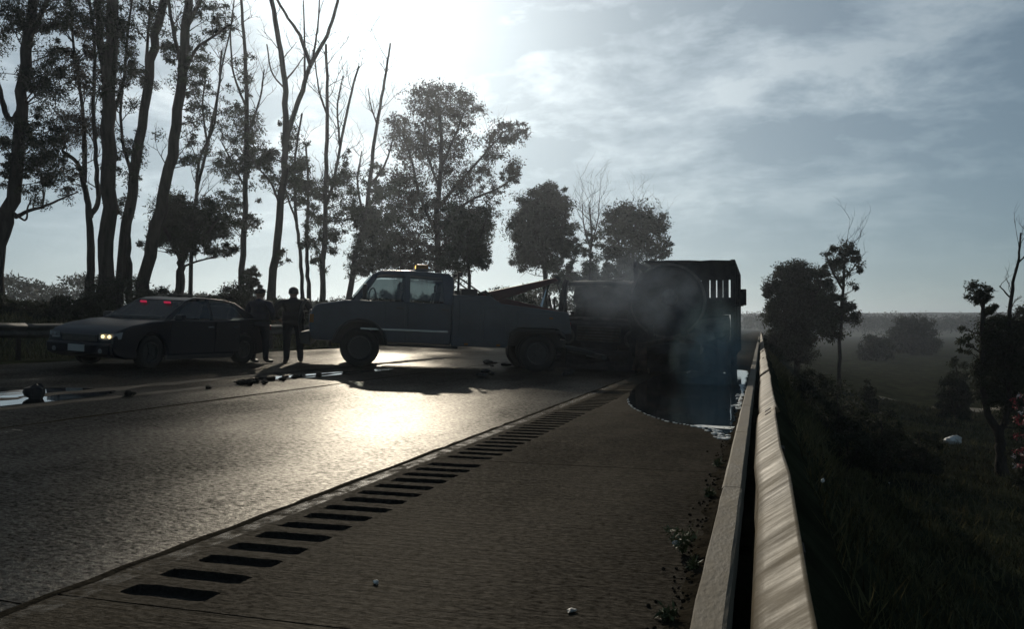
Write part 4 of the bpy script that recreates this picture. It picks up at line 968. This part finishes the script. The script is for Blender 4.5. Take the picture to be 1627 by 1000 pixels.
    # boom: inclined box beam, side plates, strut and sheave
    bm_ = MB().prism([(-.55, 1.62), (-.70, 1.86), (-2.85, 2.42), (-2.93, 2.34), (-2.62, 2.20), (-1.45, 1.78), (-1.2, 1.60)], -.30, .30).build('boom', M['boom'], root, bevel=.02)
    MB().prism([(-1.55, 1.30), (-1.35, 1.75), (-1.55, 1.82), (-2.95, 1.56), (-2.95, 1.30)], -.42, .42).build('boom_turret', M['boom'], root, bevel=.02)
    MB().tube([(-2.55, 0, 1.5), (-2.72, 0, 2.28)], .05, 8).build('boom_strut', M['chrome'], root)
    MB().lathe([(.11, -.05), (.08, -.02), (.08, .02), (.11, .05), (.02, .05)], (-2.93, 0, 2.37), n=14).build('sheave', M['trim'], root)
    MB().tube([(-2.97, 0, 2.30), (-3.15, 0, 1.7), (-3.35, -.1, 1.15)], .012, 5).build('winch_cable', M['trim'], root)
    MB().tube([(-2.9, 0, .62), (-3.6, 0, .55), (-4.1, 0, .45)], [.09, .08, .06], 8).build('wheel_lift_arm', M['trim'], root)
    MB().box((-4.1, 0, .42), (.14, 1.5, .12)).build('wheel_lift_crossbar', M['trim'], root, bevel=.01)
    return root
tow_truck()

# ------------------------------------------------------------------ burnt wreck
M['burnt'] = mat('charred_steel', (0.028, 0.025, 0.025), 0.85, 0.8, 3.0, 0.02, 14, spec=0.25)
M['burnt_pale'] = mat('ash_grey_burnt_steel', (0.075, 0.066, 0.062), 0.85, 0.6, 4.0, 0.015, 18, spec=0.25)
M['rust'] = mat('fire_rusted_steel', (0.055, 0.038, 0.030), 0.9, 0.6, 5.0, 0.012, 20, spec=0.2)
def crumple(o, amt=.05, scale=.6):
    sub = o.modifiers.new('sub', 'SUBSURF'); sub.subdivision_type = 'SIMPLE'; sub.levels = sub.render_levels = 3
    tx = bpy.data.textures.get('crumple') or bpy.data.textures.new('crumple', 'CLOUDS'); tx.noise_scale = scale
    d = o.modifiers.new('disp', 'DISPLACE'); d.texture = tx; d.strength = amt; d.texture_coords = 'GLOBAL'
    return o
def rim_wheel(parent, x, y, r, w, side):
    t = bpy.data.objects.new('wheel', None); C.objects.link(t); t.parent = parent; t.location = (x, y, r)
    MB().lathe([(r, -w / 2), (r * .9, -w * .3), (r * .86, 0), (r * .9, w * .3), (r, w / 2), (r * .8, w * .42), (r * .76, -w * .42), (r, -w / 2)], (0, 0, 0), n=22).build('rim', M['rust'], t, smooth=True)
    b = MB().lathe([(r * .78, w * .1 * side), (r * .4, w * .34 * side), (r * .3, w * .34 * side), (r * .26, w * .55 * side), (.001, w * .58 * side)], (0, 0, 0), n=18)
    for k in range(8):
        a = k * math.pi / 4; b.ball((r * .34 * math.cos(a), w * .36 * side, r * .34 * math.sin(a)), r * .05, 6, 4)
    b.build('hub', M['burnt_pale'], t)
    return t

def burnt_cab():
    root = thing('burnt_truck_cab', 'charred cab front of a burnt lorry with an empty windscreen opening', 'wreck')
    g0 = GP(972, 588)
    seat(root, -FV * .93 - RV * .36, g0 + FV * 1.0); root.scale = (1.0, 1.06, 1.26); root.location.z -= .14
    W = 1.22
    # shell: side walls, roof, back, all burnt through
    for s in (-1, 1):
        o = MB().prism([(.95, .45), (1.02, 1.15), (.70, 1.98), (.45, 2.12), (.33, 2.08), (.55, 1.90), (.80, 1.22), (.35, 1.20), (.30, .95), (-.2, .95), (-.3, 1.4), (-1.0, 1.35), (-1.05, .45)], s * W, s * (W - .06)).build('side_panel', M['burnt'], root, bevel=.01)
        crumple(o, .05)
        MB().tube([(.98, s * (W - .05), 1.15), (.80, s * (W - .07), 1.62), (.52, s * (W - .12), 2.08)], [.05, .045, .05], 6).build('windscreen_pillar', M['burnt'], root)
        rim_wheel(root, .12, s * 1.02, .44, .28, s)
        h = MB().lathe([(.17, 0), (.19, .05), (.14, .07), (.12, .02), (.001, .01)], (1.07, s * .86, .82), Matrix.Rotation(rad(-90), 3, 'Z'), 18).build('headlamp_ring', M['burnt_pale'], root, smooth=True)
    o = MB().box((0.1, 0, 2.06), (1.0, 2 * W - .2, .05), Matrix.Rotation(rad(7), 3, 'Y')).build('roof', M['burnt'], root); crumple(o, .14, .5)
    o = MB().box((-1.0, 0, 1.25), (.06, 2 * W - .1, 1.5)).build('rear_wall', M['burnt'], root); crumple(o, .08)
    fp = MB().prism([(1.0, .62), (1.09, .70), (1.09, 1.12), (1.0, 1.18)], -W + .03, W - .03).build('front_panel', M['burnt'], root, bevel=.01)
    crumple(fp, .03)
    gp_ = MB().box((1.115, -.02, .90), (.03, 1.20, .34)).build('grille', M['burnt_pale'], fp, bevel=.01)
    for k in range(5): MB().box((1.14, -.02, .77 + .065 * k), (.02, 1.12, .022)).build('grille_bar', M['rust'], gp_)
    pts = [(1.02 - .30 * (abs(t) ** 2.4), t * 1.30, .44 - .03 * t) for t in np.linspace(-1, 1, 13)]
    bb = MB().tube([(x + .12, y, z) for x, y, z in pts], .13, 8).build('bumper', M['burnt'], root, smooth=True)
    MB().tube([(.93, -1.1, 1.22), (.95, 0, 1.24), (.93, 1.1, 1.22)], .035, 6).build('windscreen_sill', M['burnt_pale'], root)
    MB().tube([(.55, -1.05, 2.02), (.62, 0, 2.06), (.55, 1.05, 2.0)], .045, 6).build('windscreen_header', M['burnt'], root)
    MB().lathe([(.24, 0), (.24, .04), (.20, .04), (.20, 0), (.24, 0)], (.5, .45, 1.28), Matrix.Rotation(rad(60), 3, 'Z'), 18).build('steering_wheel', M['burnt'], root)
    for s in (-.55, .5):
        st = MB().box((-.35, s, .95), (.5, .5, .12)); st.box((-.62, s, 1.35), (.1, .48, .75), Matrix.Rotation(rad(-12), 3, 'Y')); st.build('seat_frame', M['rust'], root, bevel=.02)
    b = MB().box((-.2, 0, .60), (2.6, 1.0, .22)); b.build('chassis', M['burnt'], root)
    o = MB().box((-.45, .05, 1.52), (.9, 2 * W - .25, .95)).build('collapsed_bunk', M['burnt'], root); crumple(o, .3, .4)
    o = MB().box((.55, 0, .62), (.8, 2 * W - .3, .9)).build('engine', M['burnt'], root); crumple(o, .3, .3)
    o = MB().box((.35, 0, .30), (1.9, 2 * W + .5, .5), taper=(.8, .86)).build('charred_rubble', M['burnt'], root); crumple(o, .35, .3)
    # torn strip of bodywork standing off the cab side
    MB().add([(.2, -1.30, 1.0), (.35, -1.75, 1.75), (.42, -1.78, 1.70), (.3, -1.3, .9)], [(0, 1, 2, 3)]).build('torn_strip', M['burnt_pale'], root)
    MB().tube([(.1, -1.25, .95), (.3, -1.6, 1.4), (.25, -1.72, 1.75)], .03, 5).build('torn_tube', M['burnt'], root)
    return root
burnt_cab()

def burnt_truck():
    root = thing('burnt_cargo_truck', 'tall burnt-out truck body with a charred tank end and see-through slatted side', 'wreck')
    x0, x1, y0, y1, H = -3.25, -.62, 21.9, 28.2, 2.98
    cx = (x0 + x1) / 2
    root.location = (cx, y0, 0)
    W = (x1 - x0) / 2
    # frame posts, roof sheet, slatted panels (local x across, y away along the road)
    for sx in (-1, 1):
        for yy in (0.05, 2.1, 4.2, 6.2):
            MB().box((sx * (W - .06), yy, 1.72), (.12, .12, 2.5)).build('frame_post', M['burnt'], root, bevel=.01)
        MB().box((sx * (W - .06), 3.1, H - .06), (.12, 6.3, .12)).build('roof_rail', M['burnt'], root, bevel=.01)
    o = MB().box((.15, 3.1, H - .02), (2 * W - .35, 6.3, .04), Matrix.Rotation(rad(1.2), 3, 'Y')).build('roof_sheet', M['burnt'], root); crumple(o, .08, .7)
    for k, (z0, z1) in enumerate(((1.55, 2.0), (2.45, 2.92))):
        o = MB().box((.52, .03, (z0 + z1) / 2), (1.5, .05, z1 - z0)).build('front_panel', M['burnt'], root); crumple(o, .05, .4)
    for xx, w in ((.14, .14), (.33, .18), (.56, .20), (.76, .14), (.93, .14), (1.08, .14)):
        MB().box((xx, .03, 2.2), (w, .06, .62)).build('slat', M['burnt'], root)
    o = MB().box((-.1, .06, 1.0), (2 * W - .1, .06, 1.1)).build('lower_panel', M['burnt'], root); crumple(o, .09, .5)
    for yy in (2.1, 4.2):
        o = MB().box((-W + .03, yy + 1, 1.6), (.04, 1.9, 1.5)).build('side_panel', M['burnt'], root); crumple(o, .1)
        o = MB().box((W - .03, yy + 1, 1.35), (.04, 1.9, 1.0)).build('side_panel', M['burnt'], root); crumple(o, .08)
    # charred tank end before the body, its dished head and paler rolled rim
    tk = MB().lathe([(.001, -.86), (.5, -.84), (.84, -.78), (.93, -.70), (.95, 1.2), (.001, 1.2)], (-.38, .35, 1.92), n=30).build('tank', M['burnt'], root, smooth=True)
    MB().lathe([(.92, -.80), (.98, -.78), (.985, -.68), (.94, -.66), (.92, -.80)], (-.38, .35, 1.92), n=36).build('tank_rim', M['burnt_pale'], tk, smooth=True)
    MB().lathe([(.20, -.84), (.22, -.90), (.16, -.92), (.001, -.91)], (-.30, .35, 2.0), n=18).build('manhole', M['burnt_pale'], tk, smooth=True)
    for sx in (-.42, .42): MB().box((-.38 + sx, .2, 1.16), (.16, 1.4, .3)).build('tank_cradle', M['burnt'], root, bevel=.01)
    MB().box((0, 2.6, .68), (1.0, 7.4, .26)).build('chassis', M['burnt'], root, bevel=.01)
    for sx in (-1, 1):
        for yy in (-.2, 4.6, 5.8):
            t = rim_wheel(root, 0, 0, .46, .3, sx); t.location = (sx * (W - .28), yy, .46); t.rotation_euler = (0, 0, rad(-90))
    o = MB().box((-.1, .9, .62), (2 * W - .3, 1.8, 1.1)).build('rubble', M['burnt'], root); crumple(o, .5, .4)
    o = MB().box((-.9, -.1, 1.5), (.9, .6, 1.9)).build('fallen_panel', M['burnt'], root); crumple(o, .3, .5)
    ma = MB().box((W + .20, -.02, 2.0), (.15, .08, .42)).build('mirror', M['burnt'], root, bevel=.02)
    MB().tube([(W - .05, 0, 1.78), (W + .2, 0, 1.80)], .03, 6).build('mirror_arm', M['burnt'], ma)
    b = MB().tube([(-1.25, -.5, .1), (-1.1, -.4, .75), (-.2, -.45, .95), (.8, -.5, .7), (1.15, -.5, .12)], .06, 6); b.build('bent_bar', M['rust'], root)
    for k, (xx, zz_, an) in enumerate(((.1, .55, 12), (.75, 1.28, -7), (-.9, 1.0, 25), (.35, .95, -18))):
        o = MB().box((xx, -.3, zz_), (.9, .05, .35), Matrix.Rotation(rad(an), 3, 'Y')).build('hanging_sheet', M['burnt_pale'] if k % 2 else M['burnt'], root); crumple(o, .12, .35)
    return root
burnt_truck()
# ------------------------------------------------------------------ people
def person(label, loc, face, h, spread, armpose, jacket, trousers, cap):
    """one continuous skinned body, standing; local x = right hand side, y = facing"""
    k = h / 1.74
    J = {'pel': (0, 0, .96), 'wai': (0, .0, 1.10), 'che': (0, .01, 1.30), 'nec': (0, .0, 1.48), 'nek2': (0, .01, 1.55), 'hd': (0, .02, 1.62)}
    R_ = {'pel': (.155, .115), 'wai': (.155, .115), 'che': (.175, .125), 'nec': (.075, .07), 'nek2': (.058, .06), 'hd': (.07, .08)}
    E = [('pel', 'wai'), ('wai', 'che'), ('che', 'nec'), ('nec', 'nek2'), ('nek2', 'hd')]
    for s, n in ((-1, 'l'), (1, 'r')):
        J[n + 'hip'] = (s * .10, 0, .90); J[n + 'kn'] = (s * (.10 + spread * .5), .025, .49); J[n + 'an'] = (s * (.10 + spread), -.01, .09); J[n + 'he'] = (s * (.105 + spread), .03, .045); J[n + 'to'] = (s * (.125 + spread), .17, .035)
        R_[n + 'hip'] = (.098, .105); R_[n + 'kn'] = (.066, .07); R_[n + 'an'] = (.05, .055); R_[n + 'he'] = (.045, .045); R_[n + 'to'] = (.042, .03)
        E += [('pel', n + 'hip'), (n + 'hip', n + 'kn'), (n + 'kn', n + 'an'), (n + 'an', n + 'he'), (n + 'he', n + 'to')]
        sh, el, wr, ha = armpose[n]
        J[n + 'sh'] = (s * sh[0], sh[1], sh[2]); J[n + 'el'] = (s * el[0], el[1], el[2]); J[n + 'wr'] = (s * wr[0], wr[1], wr[2]); J[n + 'ha'] = (s * ha[0], ha[1], ha[2])
        R_[n + 'sh'] = (.075, .075); R_[n + 'el'] = (.055, .055); R_[n + 'wr'] = (.038, .04); R_[n + 'ha'] = (.022, .042)
        E += [('che', n + 'sh'), (n + 'sh', n + 'el'), (n + 'el', n + 'wr'), (n + 'wr', n + 'ha')]
    names = list(J)
    me = bpy.data.meshes.new('body'); me.from_pydata([tuple(c * k for c in J[n]) for n in names], [(names.index(a), names.index(b_)) for a, b_ in E], [])
    o = bpy.data.objects.new('body', me); C.objects.link(o)
    sk = o.modifiers.new('skin', 'SKIN'); sk.use_smooth_shade = True
    for i_, n in enumerate(names):
        v = me.skin_vertices[0].data[i_]; v.radius = tuple(r_ * k for r_ in R_[n]); v.use_root = (n == 'pel')
    sb = o.modifiers.new('sub', 'SUBSURF'); sb.levels = sb.render_levels = 2
    dg = bpy.context.evaluated_depsgraph_get(); dg.update()
    m2 = bpy.data.meshes.new_from_object(o.evaluated_get(dg)); bpy.data.objects.remove(o)
    b = MB(); b.v = [tuple(v.co) for v in m2.vertices]; b.f = [tuple(p.vertices) for p in m2.polygons]
    nb = len(b.f)
    # head with nose, ears, brow
    hz = 1.635 * k
    b.ball((0, .022 * k, hz), (.078 * k, .098 * k, .118 * k), 18, 14)
    b.ball((0, .118 * k, hz - .012 * k), (.014 * k, .020 * k, .024 * k), 8, 6)
    b.ball((0, .107 * k, hz - .058 * k), (.026 * k, .008 * k, .007 * k), 8, 5)
    for s in (-1, 1):
        b.ball((s * .078 * k, .01 * k, hz - .01 * k), (.012 * k, .022 * k, .033 * k), 8, 6)
        b.ball((s * .032 * k, .104 * k, hz + .008 * k), (.014 * k, .010 * k, .008 * k), 8, 5)
    nh = len(b.f)
    # fingers
    for s, n in ((-1, 'l'), (1, 'r')):
        wr, ha = Vector(J[n + 'wr']) * k, Vector(J[n + 'ha']) * k
        d = (ha - wr).normalized(); side = Vector((0, 1, 0)); side = (side - d * side.dot(d)).normalized(); up = d.cross(side)
        for q, (off, ln) in enumerate(((-.030, .062), (-.010, .078), (.010, .084), (.030, .074))):
            a = ha + side * off * k; p1 = a + d * ln * .5 * k; p2 = p1 + (d * .8 - up * .45 * s).normalized() * ln * .5 * k
            b.tube([a - d * .02 * k, p1, p2], [.010 * k, .009 * k, .007 * k], 6)
        a = wr.lerp(ha, .5) + side * .036 * k; b.tube([a, a + (d * .7 + side * .7) * .035 * k, a + (d + side * .5) * .06 * k], [.012 * k, .011 * k, .008 * k], 6)
    me = b.mesh('person')
    for m_ in (M['jacket_' + jacket], M['cloth_' + trousers], M['skin'], M['shoe']): me.materials.append(m_)
    for i_, p in enumerate(me.polygons):
        z = p.center.z / k; r_ = abs(p.center.x) / k
        hand = any((p.center - Vector(J[n + 'ha']) * k).length < .115 * k and (p.center - Vector(J[n + 'wr']) * k).length > .02 * k for n in 'lr')
        p.material_index = 2 if (i_ >= nb or (z > 1.50 and r_ < .09) or hand) else (3 if z < .085 else (1 if z < .93 else 0))
        p.use_smooth = True
    root = link('person', me, None); tag(root, label, 'person')
    root.location = loc; root.rotation_euler = (0, 0, face); root.scale = (1.32, 1.25, 1.0)
    # hair or cap, jacket hem
    hb = MB()
    if cap:
        hb.ball((0, .015 * k, hz + .045 * k), (.090 * k, .108 * k, .085 * k), 16, 10)
        hb.box((0, .125 * k, hz + .045 * k), (.13 * k, .10 * k, .012 * k)); hb.build('cap', M['cloth_black'], root, smooth=True)
    else:
        hb.ball((0, .004 * k, hz + .028 * k), (.086 * k, .102 * k, .104 * k), 16, 10); hb.build('hair', M['hair'], root, smooth=True)
    hm = MB(); n_ = 20
    for zz_, rx, ry in ((.86, .195, .150), (.94, .190, .148), (1.06, .185, .142), (1.18, .195, .148)):
        hm.v += [(rx * k * math.cos(2 * math.pi * q / n_) * (1 + .03 * math.sin(q * 2.3)), ry * k * math.sin(2 * math.pi * q / n_), zz_ * k) for q in range(n_)]
    hm.f += [(r_ * n_ + q, r_ * n_ + (q + 1) % n_, (r_ + 1) * n_ + (q + 1) % n_, (r_ + 1) * n_ + q) for r_ in range(3) for q in range(n_)]
    o = hm.build('jacket_skirt', M['jacket_' + jacket], root, smooth=True); so = o.modifiers.new('solid', 'SOLIDIFY'); so.thickness = .012
    MB().lathe([(.192 * k, -.02), (.200 * k, -.02), (.200 * k, .02), (.192 * k, .02), (.192 * k, -.02)], (0, 0, .99 * k), Matrix.Scale(.77, 3, Vector((0, 1, 0))) @ Matrix.Rotation(rad(90), 3, 'X'), 20).build('belt', M['cloth_black'], root, smooth=True)
    return root
M['jacket_navy'] = mat('navy_jacket', (0.014, 0.016, 0.026), 0.8, 0.3, 12, 0.004, 40, spec=.2)
M['jacket_black'] = mat('black_jacket', (0.011, 0.011, 0.012), 0.75, 0.3, 12, 0.004, 40, spec=.25)
M['cloth_dark'] = mat('dark_trousers', (0.013, 0.014, 0.018), 0.85, 0.3, 12, 0.003, 40, spec=.15)
M['cloth_black'] = mat('black_cloth', (0.008, 0.008, 0.009), 0.85, 0.3, 12, spec=.2)
M['skin'] = mat('skin', (0.16, 0.085, 0.055), 0.55, 0.12, 8)
M['shoe'] = mat('black_boot', (0.01, 0.01, 0.01), 0.5, 0.2, 8)
M['hair'] = mat('black_hair', (0.008, 0.007, 0.006), 0.6, 0.2, 30)
down = [(.205, 0, 1.42), (.27, -.02, 1.14), (.26, .06, .90), (.255, .075, .82)]
pocket = [(.21, 0, 1.42), (.34, -.05, 1.17), (.23, .09, 1.00), (.20, .13, .95)]
folded = [(.21, 0, 1.42), (.31, .04, 1.18), (.10, .20, 1.17), (.02, .21, 1.17)]
pa, pb = GP(412, 577), GP(466, 576)
person('person in a cap and dark jacket standing beside the police car boot', pa, YAW + rad(-25), 1.76, .05, {'l': down, 'r': pocket}, 'navy', 'dark', True)
person('bareheaded broad-shouldered person in black before the tow truck bonnet', pb, YAW + rad(18), 1.84, .02, {'l': pocket, 'r': folded}, 'black', 'dark', False)

# ------------------------------------------------------------------ litter, clods, weeds
def lump(name, label, cat, loc, size, m, seed, group=None, flat=.6, n=9):
    r = random.Random(seed); b = MB().ball((0, 0, 0), 1.0, n, 6)
    b.v = [tuple(c * s_ * (1 + .32 * math.sin(3.1 * x + seed) * math.cos(2.7 * y + seed * 2) + r.gauss(0, .10)) for c, s_ in zip((x, y, z), (size, size * .75, size * flat))) for x, y, z in b.v]
    zmin = min(v[2] for v in b.v)
    o = b.build(name, m); o.location = (loc[0], loc[1], loc[2] - zmin * .8); o.rotation_euler = (0, 0, r.uniform(0, 6))
    return tag(o, label, cat, group)
lump('clod', 'black clod lying in the shallow puddle', 'clod', GP(56, 634), .17, M['burnt'], 3, flat=.55, n=13)
M['litter'] = mat('pale_litter', (0.5, 0.49, 0.46), 0.6, 0.2, 20)
lump('paper_scrap', 'small crumpled white scrap on the shoulder beside the grooves', 'litter', GP(597, 929), .016, M['litter'], 4)
lump('paper_scrap', 'pale flattened scrap on the shoulder near the kerb', 'litter', GP(908, 974), .026, M['paint'], 5, flat=.25)
lump('plastic_bag', 'white plastic bag lying in the dark right-hand field', 'bag', GP(1513, 706, lambda p: gz(p.x, p.y)), .36, M['litter'], 6, flat=.5, n=12)
for q, (px, py) in enumerate(((1307, 767), (1413, 769))):
    lump('paper_scrap', ('pale scrap caught high on the black embankment slope', 'pale scrap caught lower down the black embankment slope')[q], 'litter', GP(px, py, lambda p: gz(p.x, p.y) + .18), .022, M['litter'], 7 + q, flat=.9)
r = random.Random(21)
for q in range(16):
    px, py = r.uniform(745, 905), r.uniform(578, 600)
    p = GP(px, py)
    lump('burnt_debris', 'charred fragment strewn on the road before the burnt cab', 'debris', p, r.uniform(.06, .2), M['burnt'], 30 + q, 'charred fragments before the wreck', flat=.3)
for q, px in enumerate((386, 398, 407, 421, 433, 446, 331, 205, 470, 505)):
    lump('mud_clod', 'dark mud clod along the wheel track on the far lane', 'clod', GP(px + r.uniform(-3, 3), 606 + (440 - px) * .1 + r.uniform(-2, 3)), r.uniform(.05, .10), M['groove'], 60 + q, 'mud clods along the wheel track', flat=.5)
# drift of dirt and grit along the kerb
b = MB(); r = random.Random(9)
for q in range(900):
    y = 2.2 + 12 * r.random() ** 1.6; x = -.262 - abs(r.gauss(0, .05)) - (.12 * r.random() ** 2 if r.random() < .4 else 0)
    s_ = r.uniform(.004, .013); b.ball((x, y, s_ * .5), (s_, s_ * r.uniform(.7, 1.4), s_ * .8), 5, 3)
tag(b.build('grit', M['dirt']), 'loose grit gathered along the foot of the kerb', kind='stuff')
tag(ragged('dirt_drift', -.280, -2, 40, .065, .014, M['dirt'], None, .07, 31), 'drift of dirt along the foot of the kerb', kind='stuff')
def weed(label, loc, hgt, n, seed, m='weedleaf'):
    rng = np.random.default_rng(seed); root = thing('weed', label, 'weed', loc)
    b = MB(); tips = []
    for _ in range(n):
        a = rng.uniform(0, 6.28); l = hgt * rng.uniform(.5, 1.1); e = Vector((math.cos(a) * l * .55, math.sin(a) * l * .55, l * .8))
        b.tube([(0, 0, 0), e * .5 + Vector((0, 0, l * .12)), e], [.003, .0025, .001], 4); tips += [list(e * f + Vector((0, 0, l * .1))) for f in (.4, .6, .8, 1)]
    b.build('stem', M['weedleaf'], root)
    v, q = leaves(np.array(tips), .02, 4, .035, rng, -.1)
    tag(link('leaf', fast_mesh('leaf', v, q), M[m], root), kind='stuff')
    return root
M['weedleaf'] = mat('weed_leaves', (0.07, 0.085, 0.03), 0.7, 0.4, 9)
wp = GP(1084, 880)
weed('pale green weed with a white tuft growing at the kerb', (wp.x, wp.y, 0), .13, 14, 1)
lump('paper_scrap', 'white wad caught in the weed at the kerb', 'litter', (wp.x - .03, wp.y - .02, .05), .02, M['litter'], 90)
for q, (px, py, h_) in enumerate(((1062, 985, .04), (1100, 905, .035), (1128, 790, .045), (1140, 742, .05))):
    p = GP(px, py); weed(('dry weed sprouting from the dirt at the near kerb end', 'tiny weed in the dirt drift just before the white-tufted weed', 'small weed at the kerb half way to the dark pool', 'small weed at the kerb close to the dark pool')[q], (p.x, p.y, 0), h_, 9, 10 + q)
# field track
tp = [GP(px, py, lambda p: gz(p.x, p.y)) for px, py in ((1400, 636), (1440, 640), (1500, 648), (1570, 650), (1640, 652), (1760, 655))]
b = MB()
for p in spline(tp, 40):
    b.v += [(p.x, p.y - 1.0, gz(p.x, p.y - 1.0) + .03), (p.x, p.y + 1.3, gz(p.x, p.y + 1.3) + .03)]
b.f += [(2 * q, 2 * q + 2, 2 * q + 3, 2 * q + 1) for q in range(39)]
M['track'] = mat('pale_earth_track', (0.11, 0.095, 0.07), 0.95, 0.3, 2, spec=.1)
tag(b.build('path', M['track']), 'pale earth track crossing the right-hand field', kind='structure')
# ------------------------------------------------------------------ smoke and haze
def vol_mat(name, col, dens, aniso, noise=None):
    m = bpy.data.materials.new(name); m.use_nodes = True
    t = m.node_tree; t.nodes.clear()
    v = t.nodes.new('ShaderNodeVolumePrincipled'); out = t.nodes.new('ShaderNodeOutputMaterial'); t.links.new(v.outputs[0], out.inputs['Volume'])
    v.inputs['Color'].default_value = (*col, 1); v.inputs['Density'].default_value = dens; v.inputs['Anisotropy'].default_value = aniso
    if noise:
        sc_, lo, hi = noise
        tcn = t.nodes.new('ShaderNodeTexCoord')
        n = t.nodes.new('ShaderNodeTexNoise'); n.inputs['Scale'].default_value = sc_; n.inputs['Detail'].default_value = 4; n.inputs['Distortion'].default_value = .6
        t.links.new(tcn.outputs['Object'], n.inputs['Vector'])
        ln = t.nodes.new('ShaderNodeVectorMath'); ln.operation = 'LENGTH'; t.links.new(tcn.outputs['Object'], ln.inputs[0])
        fall = ramp(t, ln.outputs['Value'], [(0.0, 1.0), (0.35, 0.62), (0.7, 0.14), (0.95, 0.0)])
        t.links.new(mth(t, 'MULTIPLY', mth(t, 'MULTIPLY', ramp(t, n.outputs[0], [(lo, 0.0), (hi, 1.0)]), fall), dens), v.inputs['Density'])
    return m
def smoke(label, px, py, D, size, dens, col, seed):
    o = MB().ball((0, 0, 0), 1.0, 20, 14).build('smoke', None, smooth=True)
    o.data.materials.append(vol_mat('smoke_' + str(seed), col, dens, .35, (1.7 + .2 * seed, .36, .68)))
    o.location = P(px, py, D); o.scale = size; o.rotation_euler = (0, 0, YAW)
    return tag(o, label, kind='stuff')
smoke('thin grey smoke rising over the burnt cab', 985, 455, 18.5, (2.0, 1.1, 1.15), .34, (.50, .60, .74), 1)
smoke('bluish smoke hanging low before the burnt truck', 1135, 580, 17.4, (1.05, 1.3, 1.6), 1.15, (.52, .78, .88), 2)
smoke('thin grey smoke drifting past the charred tank end', 1080, 490, 18.8, (1.6, .9, 1.3), .30, (.46, .58, .72), 3)
hz_ = MB().box((0, 2600, 25), (9600, 9000, 64)).build('haze', None)
hz_.data.materials.append(vol_mat('haze_air', (.80, .88, 1.0), .00038, .72))
tag(hz_, 'thin blue haze over the land', kind='stuff')
